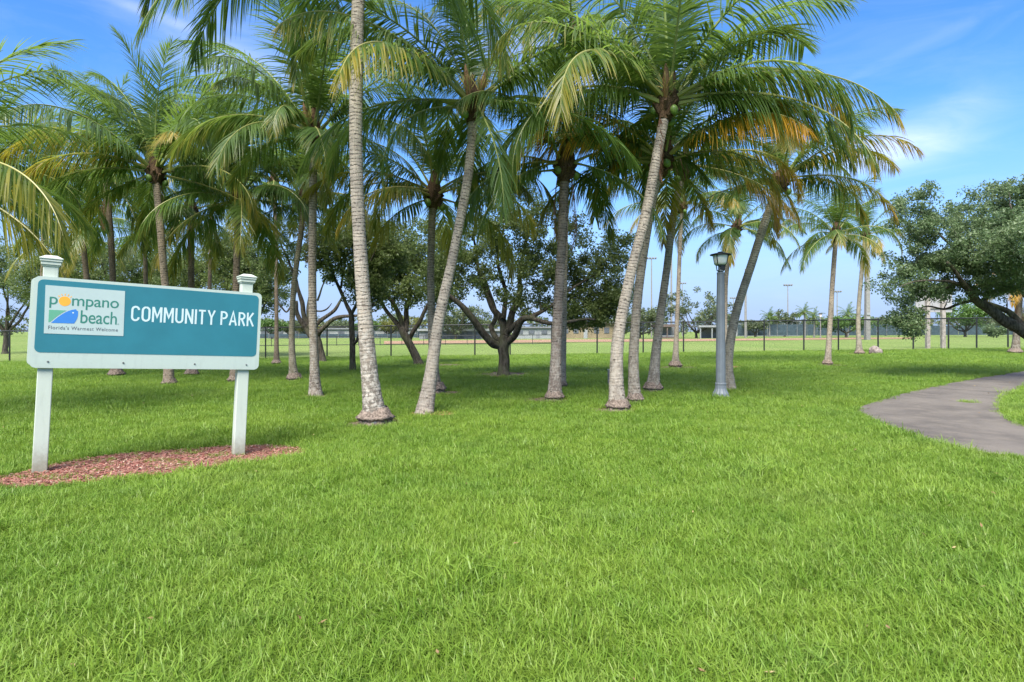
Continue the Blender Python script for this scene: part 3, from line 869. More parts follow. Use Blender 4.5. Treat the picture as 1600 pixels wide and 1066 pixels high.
def root_mesh(r, seed, hgt=0.16):
    """rough root skirt with an overhanging lip"""
    rn = np.random.default_rng(seed); n = 40; sd = float(rn.uniform(0, 90))
    prof = [(1.06, -.10), (1.02, .02), (.98, .05), (1.01, .075), (1.12, .082), (1.15, .10), (1.10, .125), (1.0, .15), (0.90, .19), (.74, .25)]
    V = []
    for (pr, z) in prof:
        for k in range(n):
            a = 2 * math.pi * k / n; ca, sa = math.cos(a), math.sin(a)
            w = 1 + .13 * mnoise.noise(Vector((ca * 2.1 + sd, sa * 2.1, z * 3))) + .15 * mnoise.noise(Vector((ca * 8 + sd, sa * 8, z * 34))) + .08 * mnoise.noise(Vector((ca * 19 + sd, sa * 19, z * 60)))
            V.append((r * pr * w * ca, r * pr * w * sa, z / .16 * hgt + .018 * mnoise.noise(Vector((ca * 3 + sd, sa * 3, 4.0))) + .010 * mnoise.noise(Vector((ca * 9 + sd, sa * 9, 4.0)))))
    m_ = len(prof)
    i = np.arange(m_ - 1)[:, None] * n; k_ = np.arange(n)[None, :]; k2 = (k_ + 1) % n
    q = np.stack([i + k_, i + k2, i + n + k2, i + n + k_], -1).reshape(-1, 4)
    return mesh_np('root_mass', V, [q], [M_ROOT], smooth=True)

TRUNKS_XY = []
PALM_GRP = 'coconut palms in the park grove'

def palm(label, pxs, L=4.0, nf=22, seed=0, r0=.15, r1=.12, flare=.1, colr=(.30, .275, .24), lichen=.6, age=(.1, .7), orange=.3,
         dz=0.0, root=True, nuts=3, spathe=0, extra=(), el_lo=-8, el_hi=88, dry=0, clear=None, depth=None, fine=None):
    """pxs: photo points of the trunk from base to crown; extra: (azimuth, elevation class, length, age, orange)"""
    r = np.random.default_rng(1000 + seed)
    if clear is None: clear = 42 if seed < 9 else 18
    if depth is None: b = at(*pxs[0])
    else:
        b = px_at(pxs[0][0], pxs[0][1], depth); b.z = height(b.x, b.y)
    d = b.y
    if fine is None: fine = d < 19
    n = len(pxs)
    pts = [Vector((0, 0, -.06))]
    for i, p in enumerate(pxs[1:], 1):
        pts.append(px_at(p[0], p[1], d + dz * i / (n - 1)) - b)
    t = empty('coconut_palm', b, label, 'palm tree', PALM_GRP)
    me, top, tdir = trunk_mesh(pts, r0, r1, flare, seed, fine)
    tr = link('trunk', me, t); tr.color = (*colr, lichen)
    if root: link('root_mass', root_mesh(r0 * .86 + flare * 1.05, seed, .12 + .5 * flare), t)
    TRUNKS_XY.append((b.x, b.y, r0 + flare))
    r1f, r1 = r1, min(r1, .125)
    bm = bmesh.new()
    prof = [(r1 * .95, -.25), (r1 * 1.25, -.12), (r1 * 1.75, .02), (r1 * 1.9, .16), (r1 * 1.5, .38), (r1 * .8, .62), (r1 * .25, .85)]
    bm_lathe(bm, prof, 16)
    for v in bm.verts:
        v.co += Vector((v.co.x, v.co.y, 0)).normalized() * (.05 * mnoise.noise(v.co * 9 + Vector((seed, 0, 0)))) if v.co.xy.length > 1e-4 else Vector()
    for i in range(14):
        a = i * 2.4 + seed; rr = r1 * 1.55
        c0 = Vector((math.cos(a) * rr, math.sin(a) * rr, -.1 + .022 * i))
        bm_box(bm, c0, (.12, .055, .20), 0, Euler((0, R(35 + r.uniform(-10, 20)), a)).to_matrix())
    cs = link('crown_shaft', bm_mesh('crown_shaft', bm, M_FIBRE), t, top)
    r1s = r1
    cs.rotation_euler = tdir.to_track_quat('Z', 'Y').to_euler()
    ax = cs.rotation_euler.copy()
    nf = int(nf * (.76 if seed < 9 or seed == 27 else .95))
    specs = []
    a0 = r.uniform(0, 360)
    for i in range(nf):
        f = (i + .5) / nf
        el = el_hi + (el_lo - el_hi) * f + r.uniform(-7, 7)
        ag = age[0] + (age[1] - age[0]) * f ** 1.3 + r.uniform(-.08, .08)
        specs.append((a0 + i * 137.5 + r.uniform(-14, 14), el, L * r.uniform(.86, 1.1) * (.80 + .2 * min(1, f * 3)) * (1 - .22 * max(0, f - .75) / .25), ag, orange * r.uniform(.4, 1.3), f))
    for e in extra: specs.append((e[0], e[1], e[2], e[3], e[4], .55))
    for az, el, ln, ag, og, f in specs:
        if f != .55 and clear and abs((az - 270 + 180) % 360 - 180) < clear and -35 < el < 62: continue
        ci = min(range(len(CLS)), key=lambda c_: abs(CLS[c_][0] - el))
        o = link('frond', FR[ci, int(r.integers(NVAR))], t)
        s = ln / 4.4
        o.scale = (s, s * (1 if r.random() < .5 else -1), s)
        ca, sa = math.cos(R(az)), math.sin(R(az))
        off = (.05 + .09 * min(1, f * 1.4)) * r1 / .12
        o.location = top + tdir * (.42 - .40 * f) + Vector((ca * off, sa * off, 0))
        o.rotation_euler = (r.uniform(-.1, .1), -R(el - CLS[ci][0]) * .8, R(az))
        o.color = (max(0, min(1, ag)), max(0, min(1, og)), 0, 1)
    for i in range(dry):
        o = link('dry_frond', DRYF[i % 2], t); s = .32 + .10 * r.random()
        az = -20 + i * 200 + (0 if seed == 4 else seed * 77)
        o.scale = (s, s, s); o.location = top + Vector((math.cos(R(az)) * r1 * 1.1, math.sin(R(az)) * r1 * 1.1, -.02)); o.rotation_euler = (0, R(18), R(az))
    for i in range(nuts):
        a = i * 2.1 + seed; bm = bmesh.new()
        bmesh.ops.create_icosphere(bm, subdivisions=2, radius=.085)
        for v in bm.verts: v.co.z *= 1.25
        o = link('coconut', bm_mesh('coconut', bm, M_NUT, True), t)
        o.location = top + Vector((math.cos(a) * (r1 + .14), math.sin(a) * (r1 + .14), -.02 - .09 * (i % 3))); o.rotation_euler = (.5, .3 * i, a)
    for i in range(spathe):
        a = R(255 + i * 62); acc = Acc()
        dirv = Vector((math.cos(a) * .42, math.sin(a) * .42, 1))
        p0 = top + Vector((math.cos(a) * r1 * 1.2, math.sin(a) * r1 * 1.2, .08))
        acc.tube([p0 + dirv * q for q in (0, .18, .4, .58, .72)], [.02, .055, .075, .045, .008], 8)
        link('spathe', acc.mesh('spathe', [M_SPATHE]), t)
        acc = Acc()
        for j in range(16):
            d2 = (dirv + Vector(r.normal(0, .42, 3))).normalized()
            q0 = p0 + dirv * .22
            acc.tube([q0, q0 + d2 * .22, q0 + d2 * .40 + Vector((0, 0, -.05))], [.010, .009, .005], 4)
        link('flower_stalk', acc.mesh('flower_stalk', [M_STALK]), t)
    return t

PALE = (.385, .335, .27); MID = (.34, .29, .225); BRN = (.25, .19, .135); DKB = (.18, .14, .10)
palm('tallest near palm, its lichen-spotted trunk running out of the top', [(588, 662), (578, 590), (569, 480), (560, 340), (556, 200), (558, 60), (560, -20), (556, -115)], L=4.5, nf=18, seed=1, r0=.168, r1=.132, flare=.13,
     colr=PALE, lichen=1.0, dz=-.3, age=(.1, .6), extra=[(186, 10, 4.3, .5, .1), (200, -14, 4.2, .4, .1), (172, -12, 4.0, .3, .1), (318, -18, 3.6, .3, .1), (225, -20, 3.9, .35, .1), (350, -40, 3.5, .4, .2)])
palm('smooth grey palm trunk leaning right, next to the lichen-spotted palm, brown spathes in its crown', [(662, 647), (671, 600), (686, 500), (708, 400), (729, 290), (737, 220), (738, 175)], L=4.2, nf=20, seed=2, r0=.165, r1=.112, flare=.05,
     colr=PALE, lichen=.35, dz=.6, spathe=2, root=False, age=(.1, .62), orange=.15, extra=[(185, 48, 4.2, .5, .1), (215, 34, 4.4, .6, .2), (238, 20, 4.6, .75, .3), (195, 4, 4.0, .4, .1), (335, -10, 3.8, .3, .1), (10, 36, 4.4, .3, .1), (300, -42, 3.0, .3, 0)])
palm('pale palm trunk curving right up to a big bright crown, tallest crown right of centre', [(966, 642), (963, 590), (967, 520), (985, 430), (1010, 330), (1029, 230), (1041, 170)], L=4.6, nf=20, seed=3, dry=1, r0=.165, r1=.122, flare=.07,
     colr=PALE, lichen=.45, dz=.4, spathe=1, age=(.1, .68), orange=.5, extra=[(0, 36, 4.7, .85, .9), (352, 20, 4.8, .55, .5), (12, 52, 4.9, .3, .2), (180, 52, 4.6, .25, .1), (205, 36, 4.7, .62, .2), (222, 20, 4.5, .72, .2), (268, 66, 3.9, .5, .2), (340, 2, 4.5, .6, .4), (322, 18, 4.3, .5, .3)])
palm('tall palm rising right behind the dark ringed palm, its crown at the top edge', [(877, 606), (879, 540), (881, 440), (883, 330), (887, 190), (892, 70)], L=4.2, nf=16, seed=27, r0=.13, r1=.115, flare=.04,
     colr=(.36, .30, .235), lichen=.3, dz=.5, age=(.2, .8), orange=.2, clear=20, extra=[(235, 36, 4.2, .98, .25), (215, 20, 4.2, .9, .25), (300, 2, 3.8, .5, .2), (262, 36, 3.8, .9, .2)])
palm('dark ringed palm with a reddish dry sheath hanging under its crown', [(866, 626), (868, 580), (872, 480), (878, 380), (881, 300), (882, 268)], L=3.5, nf=16, seed=4, dry=2, r0=.158, r1=.128, flare=.06,
     colr=(.30, .235, .19), lichen=.55, age=(.2, .8), orange=.2, clear=30, extra=[(200, 2, 3.6, .5, .1), (335, -18, 3.0, .4, .1), (215, -18, 3.2, .4, .1)])
palm('grey palm close behind the curving pale one, with orange-tipped drooping fronds', [(992, 629), (990, 560), (996, 470), (1008, 380), (1022, 300), (1033, 258)], L=3.9, nf=22, seed=5, r0=.135, r1=.115, flare=.05,
     colr=MID, lichen=.5, dz=.3, age=(.45, 1.0), orange=1.0, extra=[(185, 20, 3.9, .98, 1), (205, 36, 3.7, .9, 1), (340, 36, 3.6, .92, 1), (310, 20, 3.6, .97, 1), (275, 52, 2.9, .4, .3), (0, 36, 3.6, .85, .8), (150, 2, 3.6, .7, .8)])
palm('slender mossy-footed palm before the ball field, left of the lamp', [(1020, 612), (1024, 560), (1031, 500), (1042, 420), (1051, 345), (1066, 270)], L=3.6, nf=20, seed=6, r0=.15, r1=.115, flare=.10,
     colr=MID, lichen=.6, age=(.3, .95), orange=.9, extra=[(345, 20, 3.6, .95, 1), (0, 2, 3.4, .9, 1), (330, -18, 3.2, .85, .9)])
palm('thin straight palm standing alone in a ring of mulch left of the lamp', [(1055, 575), (1057, 520), (1060, 450), (1063, 375), (1066, 325)], L=3.4, nf=18, clear=0, seed=7, r0=.12, r1=.10, flare=.14, colr=MID, lichen=.3, age=(.2, .85), orange=.6)
palm('palm leaning right beside the grey lamp post, with mossy foot', [(1141, 610), (1138, 560), (1150, 490), (1172, 420), (1196, 345), (1216, 290)], L=3.3, nf=22, seed=8, dry=1, r0=.155, r1=.13, flare=.04, root=False,
     colr=(.34, .31, .23), lichen=.3, dz=.6, age=(.2, .85), orange=.75, extra=[(5, 52, 3.6, .4, .2), (350, 36, 3.5, .75, .7), (335, 36, 3.7, .9, .8), (320, 52, 3.4, .45, .2), (255, 36, 3.2, .7, .3), (185, 36, 3.2, .6, .5), (345, 2, 3.4, .9, .8)])
palm('thin palm trunk hidden behind the lamp post', [(1133, 570), (1133, 500), (1136, 420), (1150, 360)], L=3.3, nf=18, clear=0, seed=9, r0=.13, r1=.11, flare=.05, colr=MID, lichen=.3, age=(.2, .8), orange=.5, extra=[(0, 20, 3.3, .3, .1), (340, -18, 3.0, .3, .1)])
palm('left one of two palms standing apart between the lamp and right oak', [(1293, 571), (1296, 520), (1301, 440), (1306, 370)], L=3.1, nf=18, clear=0, seed=10, r0=.13, r1=.115, flare=.08, colr=MID, lichen=.4, age=(.25, .9), orange=.6, extra=[(190, 20, 3.0, .6, .2), (205, -18, 2.8, .5, .2)])
palm('right one of the two palms standing apart, in front of the tall concrete pole', [(1343, 554), (1341, 500), (1345, 440), (1352, 370)], L=3.0, nf=18, clear=0, seed=11, r0=.15, r1=.13, flare=.12, colr=(.30, .27, .20), lichen=.3, age=(.3, .95), orange=.6)
palm('palm with rusty lower leaves behind the oak bough at the right edge', [(1586, 553), (1590, 500), (1593, 455)], L=2.6, nf=20, clear=0, seed=12, r0=.18, r1=.19, flare=.15, colr=DKB, lichen=.4, age=(.7, 1.0), orange=1.2, dry=2, nuts=0)
palm('straight brown palm left of the lichen-spotted palm, nearest of the left grove', [(493, 619), (491, 560), (488, 440), (489, 320), (490, 220)], L=3.9, nf=25, seed=13, r0=.118, r1=.112, flare=.09, root=False,
     colr=(.34, .28, .21), lichen=.6, age=(.1, .72), orange=.25, spathe=1, extra=[(192, 20, 3.9, .75, .25), (180, 36, 3.8, .3, .1), (235, 36, 3.0, .5, .1), (262, 20, 2.6, .6, .2), (200, 52, 3.6, .4, .1), (25, 52, 4.4, .4, .2), (170, 66, 3.9, .3, .1)])
palm('slim mossy palm left of the straight brown palm', [(460, 596), (456, 540), (459, 450), (470, 365), (473, 320)], L=3.7, nf=20, seed=14, dry=1, r0=.11, r1=.10, flare=.12, colr=(.25, .22, .15), lichen=.3, age=(.3, .95), orange=.35)
palm('palm with a bright fan of fronds rising behind the middle of the sign', [(264, 603), (262, 500), (256, 420), (249, 340), (243, 275)], L=4.4, nf=26, seed=15, dry=1, r0=.145, r1=.12, flare=.06,
     colr=(.36, .28, .20), lichen=.2, age=(.1, .85), orange=.35, extra=[(188, 36, 4.4, .95, .6), (205, 20, 4.3, .95, .7), (228, 36, 3.2, .92, .3), (312, 36, 2.9, .95, .4), (100, 68, 4.6, .1, 0), (10, 68, 4.5, .1, 0), (170, 68, 4.4, .1, 0), (350, 52, 4.4, .2, 0)])
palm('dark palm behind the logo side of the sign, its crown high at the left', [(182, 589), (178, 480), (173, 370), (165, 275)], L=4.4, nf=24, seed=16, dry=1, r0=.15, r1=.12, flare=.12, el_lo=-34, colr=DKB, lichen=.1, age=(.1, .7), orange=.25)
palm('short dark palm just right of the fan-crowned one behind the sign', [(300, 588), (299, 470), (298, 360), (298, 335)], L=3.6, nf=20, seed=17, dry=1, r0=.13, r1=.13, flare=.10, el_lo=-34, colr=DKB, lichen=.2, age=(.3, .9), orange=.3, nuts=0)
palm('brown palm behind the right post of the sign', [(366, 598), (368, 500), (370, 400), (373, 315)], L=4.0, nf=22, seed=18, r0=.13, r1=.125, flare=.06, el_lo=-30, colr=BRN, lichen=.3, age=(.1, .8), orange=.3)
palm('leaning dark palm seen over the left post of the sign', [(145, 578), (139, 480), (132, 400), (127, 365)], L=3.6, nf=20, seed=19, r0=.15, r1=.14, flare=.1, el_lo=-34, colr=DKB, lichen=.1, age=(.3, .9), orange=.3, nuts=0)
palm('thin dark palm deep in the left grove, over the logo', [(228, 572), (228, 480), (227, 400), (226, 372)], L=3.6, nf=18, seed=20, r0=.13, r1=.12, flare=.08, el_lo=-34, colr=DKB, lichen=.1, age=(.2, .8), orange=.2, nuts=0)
palm('thin brown palm half hidden behind the leaning smooth grey trunk', [(680, 614), (676, 540), (673, 440), (675, 345), (677, 312)], L=3.6, nf=20, seed=21, r0=.125, r1=.11, flare=.13, colr=(.28, .23, .17), lichen=.3, age=(.5, .98), orange=.4, extra=[(200, 20, 3.4, .95, .4), (225, 2, 3.2, .95, .5)])
palm('palm at the left edge whose frond hangs beside the sign', [(-215, 660), (-212, 540), (-205, 420), (-195, 310)], L=4.0, nf=14, seed=22, r0=.16, r1=.13, flare=.1, colr=MID, lichen=.5, age=(.2, .75), orange=.2,
     extra=[(352, 20, 4.6, .85, .1), (345, 2, 4.3, .95, .15), (5, 52, 4.2, .3, .1), (12, 68, 4.3, .2, 0)])
palm('palm at the left edge with fronds spread high over the grove', [(-60, 600), (-58, 500), (-52, 390), (-48, 300)], L=4.3, nf=24, seed=23, r0=.15, r1=.12, flare=.1, colr=MID, lichen=.4, age=(.1, .7), orange=.2, extra=[(0, 36, 4.4, .3, .1), (350, 20, 4.2, .5, .1), (10, 52, 4.2, .2, .1)])
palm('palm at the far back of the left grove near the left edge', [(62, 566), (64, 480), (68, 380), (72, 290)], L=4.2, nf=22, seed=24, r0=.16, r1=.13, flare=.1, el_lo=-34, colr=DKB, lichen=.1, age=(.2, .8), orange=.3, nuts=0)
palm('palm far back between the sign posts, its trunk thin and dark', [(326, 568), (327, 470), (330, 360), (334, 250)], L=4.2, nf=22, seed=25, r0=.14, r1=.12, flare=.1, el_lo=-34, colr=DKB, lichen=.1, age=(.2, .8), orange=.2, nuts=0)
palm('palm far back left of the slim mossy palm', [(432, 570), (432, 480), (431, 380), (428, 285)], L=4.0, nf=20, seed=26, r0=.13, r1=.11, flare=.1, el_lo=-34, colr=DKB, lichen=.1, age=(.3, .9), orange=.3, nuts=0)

# bare mulch rings round trunks
def ring_patch(px, py, rx, ry, mat, sd):
    c = at(px, py); pts = []
    for k in range(36):
        a = 2 * math.pi * k / 36
        w = 1 + .25 * mnoise.noise(Vector((math.cos(a) * 1.7 + sd, math.sin(a) * 1.7, 0))) + .1 * mnoise.noise(Vector((math.cos(a) * 6 + sd, math.sin(a) * 6, 0)))
        pts.append((c.x + rx * w * math.cos(a), c.y + ry * w * math.sin(a)))
    patch('mulch_ring', pts, mat, .016, sub=1)
    RINGS.append((c.x, c.y, rx * .8, ry * .8))
RINGS = []
for i, (px, py, rx, ry, mt) in enumerate([(590, 662, .55, .5, M_LITTER), (676, 648, .52, .45, M_MULCH), (960, 642, .55, .42, M_LITTER), (855, 626, .55, .5, M_LITTER),
                                          (685, 615, .75, .55, M_LITTER), (1058, 575, .85, .8, M_LITTER), (790, 586, 1.15, 1.3, M_LITTER), (1293, 571, .7, .7, M_LITTER), (1343, 554, 1.0, 1.0, M_LITTER),
                                          (700, 571, 1.0, .8, M_LITTER), (1137, 574, .7, .6, M_MULCH), (494, 620, .4, .4, M_LITTER)]):
    ring_patch(px, py, rx, ry, mt, i * 3.3)

# ------------------------------------------------------------------ broadleaf trees
def leaf_cloud(C, rc, per, size, seed, flat=.8, wob=.35):
    r = np.random.default_rng(seed); C = np.asarray(C, float)
    n = len(C) * per
    ctr = np.repeat(C, per, 0); rad = np.repeat(np.asarray(rc, float), per)[:, None]
    g = r.normal(0, 1, (n, 3)); g /= np.linalg.norm(g, axis=1, keepdims=True)
    pos = ctr + g * (r.random((n, 1)) ** 0.55) * rad * np.array([1, 1, flat])
    nrm = r.normal(0, 1, (n, 3)) + np.array([0, 0, .7]); nrm /= np.linalg.norm(nrm, axis=1, keepdims=True)
    t = np.cross(nrm, r.normal(0, 1, (n, 3))); t /= np.linalg.norm(t, axis=1, keepdims=True); b = np.cross(nrm, t)
    l = size * r.uniform(.65, 1.3, (n, 1)); w = l * .30
    V = np.stack([pos - t * l * .5, pos + b * w - nrm * l * .06, pos + t * l * .5, pos - b * w - nrm * l * .06], 1).reshape(-1, 3)
    cr = np.repeat(r.random(len(C)), per)
    a = np.zeros((n, 4)); a[:, 0] = np.clip(cr * .6 + r.random(n) * .5 - .05, 0, 1); a[:, 1] = r.random(n) * (.6 + .4 * cr); a[:, 3] = 1
    return V, np.arange(4 * n).reshape(-1, 4), np.repeat(a, 4, 0)

def branch_out(nodes, targets, r, rmin=.008, fac=.55, sag=0.0, n=6):
    """nodes: list of (Vector, radius, pathlength); grows a curved branch from the nearest node to each target"""
    acc = Acc(); base = nodes[0][0]
    order = sorted(range(len(targets)), key=lambda i: (targets[i] - base).length)
    P = np.array([tuple(q[0]) for q in nodes]); Rr = [q[1] for q in nodes]; D = [q[2] for q in nodes]
    for i in order:
        tg = targets[i]
        dist = np.linalg.norm(P - np.array(tg), axis=1)
        outw = np.array([(tg - base).length]) - np.linalg.norm(P - np.array(base), axis=1)
        cost = dist + np.where(outw < 0.1, 3.0, 0) + .12 * np.array(D)
        j = int(np.argmin(cost)); a = Vector(P[j]); d = tg - a; L = d.length
        if L < .05: continue
        mid = a + d * .5 + Vector(r.normal(0, .13, 3)) * L + Vector((0, 0, .10 * L))
        q3 = a + d * .78 + Vector(r.normal(0, .06, 3)) * L + Vector((0, 0, .05 * L))
        pts = spline([a, mid, q3, tg], n)
        r0 = min(Rr[j] * fac, .012 + .022 * L); rads = [r0 + (rmin - r0) * (k / (n - 1)) ** .8 for k in range(n)]
        acc.tube(pts, rads, 5)
        new = np.array([tuple(p) for p in pts[1:]]); P = np.vstack([P, new])
        Rr += rads[1:]; D += [D[j] + L * k / (n - 1) for k in range(1, n)]
    return acc

def oak(name, label, cat, group, base, trunk, limbs, crowns, ncl, per, leaf, mat, seed, rcl=.5, shell=.55):
    """trunk: [(point, radius)...]; limbs: list of the same; crowns: (centre, radii, share); all in world space"""
    r = np.random.default_rng(seed)
    t = empty(name, base, label, cat, group)
    def wob(poly, n):
        pts = [p for p, _ in poly]; rd = [q for _, q in poly]
        sp_ = spline(pts, n); rr = np.interp(np.linspace(0, len(rd) - 1, n), range(len(rd)), rd)
        out = []
        for k, p in enumerate(sp_):
            w = Vector((mnoise.noise(p * 1.1 + Vector((seed, 0, 0))), mnoise.noise(p * 1.1 + Vector((0, seed, 9))), mnoise.noise(p * 1.1 + Vector((5, 0, seed))))) * .10 * min(1, k / 4)
            out.append((p + w - base, float(rr[k]) * (1 + .10 * mnoise.noise(p * 3))))
        return out
    nodes = []; acc = Acc()
    tp = wob(trunk, max(8, 5 * len(trunk)))
    tp[0] = (tp[0][0] - Vector((0, 0, .1)), tp[0][1] * 1.45); tp[1] = (tp[1][0], tp[1][1] * 1.12)
    acc.tube([p for p, _ in tp], [q for _, q in tp], 12)
    link('trunk', acc.mesh('trunk', [M_OAK]), t)
    nodes += [(p, q, 0) for p, q in tp[len(tp) // 2:]]
    TRUNKS_XY.append((base.x, base.y, trunk[0][1] * 1.3))
    for lb in limbs:
        lp = wob(lb, 5 * len(lb)); acc = Acc(); acc.tube([p for p, _ in lp], [q for _, q in lp], 9)
        link('limb', acc.mesh('limb', [M_OAK]), t)
        nodes += [(p, q, .15 * i) for i, (p, q) in enumerate(lp)][3:]
    tg = []
    tot = sum(c[2] for c in crowns)
    for c, rad, sh in crowns:
        for _ in range(int(ncl * sh / tot)):
            v = Vector(r.normal(0, 1, 3)).normalized() * (shell + (1 - shell) * r.random()) if r.random() < .72 else Vector(r.normal(0, 1, 3)).normalized() * r.random()
            tg.append(c - base + Vector((v.x * rad[0], v.y * rad[1], v.z * rad[2])))
    br = branch_out(nodes, tg, r)
    tag(link('twigs', br.mesh('twigs', [M_OAK]), t), kind='stuff')
    V, q, a = leaf_cloud([tuple(p) for p in tg], r.uniform(.65, 1.25, len(tg)) * rcl, per, leaf, seed)
    tag(link('crown', mesh_np('crown', V, [q], [mat], attrs={'leafinfo': a}), t), kind='stuff')
    return t

def W(px, py, y): return px_at(px, py, y)
def poly(y0, *pts):
    """(px, py, radius in m, depth offset)"""
    return [(W(p[0], p[1], y0 + (p[3] if len(p) > 3 else 0)), p[2]) for p in pts]
def ell(y0, px, py, rx, ry, share, rd=None, dy=0):
    s = (y0 + dy) / F
    return (W(px, py, y0 + dy), (rx * s, rd if rd else rx * s * .8, ry * s), share)

b = at(787, 587); d = b.y
oak('oak_tree', 'spreading oak with several thick limbs in the middle, in a ring of bare ground', 'oak tree', 'oaks along the fence', b,
    poly(d, (787, 588, .215), (787, 560, .19), (786, 535, .22), (788, 522, .19)),
    [poly(d, (782, 540, .15), (765, 532, .145, -.2), (740, 500, .12, -.5), (712, 470, .09, -.8), (690, 455, .06, -1)),
     poly(d, (784, 530, .12), (774, 528, .11, .4), (768, 512, .10, .7), (776, 500, .08, 1), (770, 470, .06, 1.4), (752, 420, .03, 1.8)),
     poly(d, (788, 525, .15), (782, 500, .14, .2), (768, 480, .11, .3), (756, 450, .09, .4), (744, 410, .06, .6), (738, 360, .03, .8)),
     poly(d, (789, 525, .15), (800, 490, .13, .3), (812, 455, .10, .6), (815, 410, .07, .7), (828, 360, .04, .8), (835, 320, .02, .8)),
     poly(d, (792, 535, .13), (806, 522, .12, -.3), (818, 500, .11, -.7), (840, 500, .08, -1.2), (880, 503, .06, -1.7), (930, 500, .03, -2)),
     poly(d, (790, 520, .12), (808, 505, .10, -.2), (830, 495, .08, -.4), (870, 470, .06, -.3), (910, 440, .04, -.2), (945, 425, .02, 0)),
     poly(d, (786, 500, .10, 0), (790, 460, .08, .9), (780, 410, .06, 1.3), (790, 350, .03, 1.6))],
    [ell(d, 730, 400, 70, 60, 2), ell(d, 800, 345, 80, 60, 2.4), ell(d, 870, 390, 75, 60, 2.2), ell(d, 925, 455, 55, 60, 2.2), ell(d, 800, 420, 90, 60, 1.6), ell(d, 690, 440, 45, 40, 1), ell(d, 960, 400, 40, 50, 1), ell(d, 850, 470, 60, 30, .8), ell(d, 920, 490, 50, 22, .9), ell(d, 965, 470, 30, 45, .8)],
    430, 140, .095, M_OAKLEAF, 31, .38)
b = at(551, 581); d = b.y
oak('oak_tree', 'slender oak with a dark forked trunk just left of the lichen-spotted palm', 'oak tree', 'oaks along the fence', b,
    poly(d, (551, 581, .125), (551, 545, .115), (548, 510, .11), (549, 492, .10)),
    [poly(d, (549, 495, .085), (543, 478, .08, .1), (530, 445, .065, .3), (518, 415, .05, .4), (500, 380, .03, .5)),
     poly(d, (550, 540, .07), (560, 525, .065, -.2), (566, 505, .05, -.3), (585, 470, .03, -.4)),
     poly(d, (549, 492, .07), (560, 468, .06, -.3), (575, 430, .04, -.5), (590, 380, .02, -.6)),
     poly(d, (533, 450, .05, .3), (540, 410, .045, .5), (536, 370, .03, .6), (548, 340, .02, .7))],
    [ell(d, 545, 375, 60, 50, 2), ell(d, 600, 390, 50, 50, 2), ell(d, 575, 440, 40, 40, 1.2), ell(d, 505, 400, 30, 40, .6)], 230, 110, .115, M_OAKLEAF, 32, .40)
b = at(505, 566); d = b.y
oak('oak_tree', 'sparse oak with long bare grey limbs spreading behind the straight brown palm', 'oak tree', 'oaks along the fence', b,
    poly(d, (503, 567, .22), (500, 545, .20), (494, 525, .22), (490, 515, .20)),
    [poly(d, (490, 530, .16), (478, 515, .15), (465, 490, .12, -.3), (462, 470, .09, -.5)),
     poly(d, (490, 520, .16), (478, 500, .14, .3), (470, 470, .12, .3), (464, 440, .09, .4), (448, 400, .06, .4), (430, 365, .03, .5)),
     poly(d, (488, 512, .15), (482, 480, .12, .5), (488, 445, .09, .8), (492, 400, .06, 1), (480, 350, .03, 1)),
     poly(d, (496, 525, .15), (502, 516, .14, -.2), (520, 500, .12, -.4), (545, 493, .09, -.4), (575, 489, .05, -.3), (600, 480, .02, 0)),
     poly(d, (490, 512, .14), (500, 500, .12, .2), (520, 485, .10, .3), (533, 470, .06, .5), (538, 455, .03, .6)),
     poly(d, (465, 450, .05, .4), (450, 486, .05, .2), (440, 478, .04, 0), (430, 460, .03, 0), (422, 440, .015, 0)),
     poly(d, (494, 486, .05, .3), (508, 484, .045, .3), (518, 474, .02, .3)),
     poly(d, (496, 470, .06, .6), (502, 455, .05, .5), (510, 430, .03, .4))],
    [ell(d, 440, 400, 35, 50, .9), ell(d, 480, 370, 60, 45, 1.4), ell(d, 415, 440, 20, 40, .8), ell(d, 530, 420, 30, 40, .6)], 90, 80, .13, M_OAKLEAF, 33, .40)
b = at(642, 571); d = b.y
oak('oak_tree', 'oak with limbs arching left, its trunk behind the leaning smooth grey palm', 'oak tree', 'oaks along the fence', b,
    poly(d, (655, 571, .2), (645, 545, .19), (632, 520, .18), (628, 512, .17)),
    [poly(d, (630, 518, .14), (622, 508, .12), (606, 490, .10, .2), (595, 470, .08, .3), (585, 440, .06, .4), (565, 420, .03, .4)),
     poly(d, (630, 515, .13), (622, 490, .12, -.2), (610, 470, .10, -.3), (590, 450, .08, -.4), (570, 410, .05, -.5)),
     poly(d, (634, 518, .14), (636, 490, .12, .3), (640, 450, .09, .4), (620, 410, .07, .5), (610, 370, .03, .6)),
     poly(d, (640, 530, .12), (656, 500, .10, -.3), (672, 470, .08, -.4), (690, 440, .05, -.5), (700, 400, .03, -.5))],
    [ell(d, 600, 420, 55, 50, 2), ell(d, 655, 390, 60, 50, 2), ell(d, 630, 440, 60, 45, 1.5), ell(d, 690, 440, 40, 50, 1.2)], 300, 105, .125, M_OAKLEAF, 34, .46)
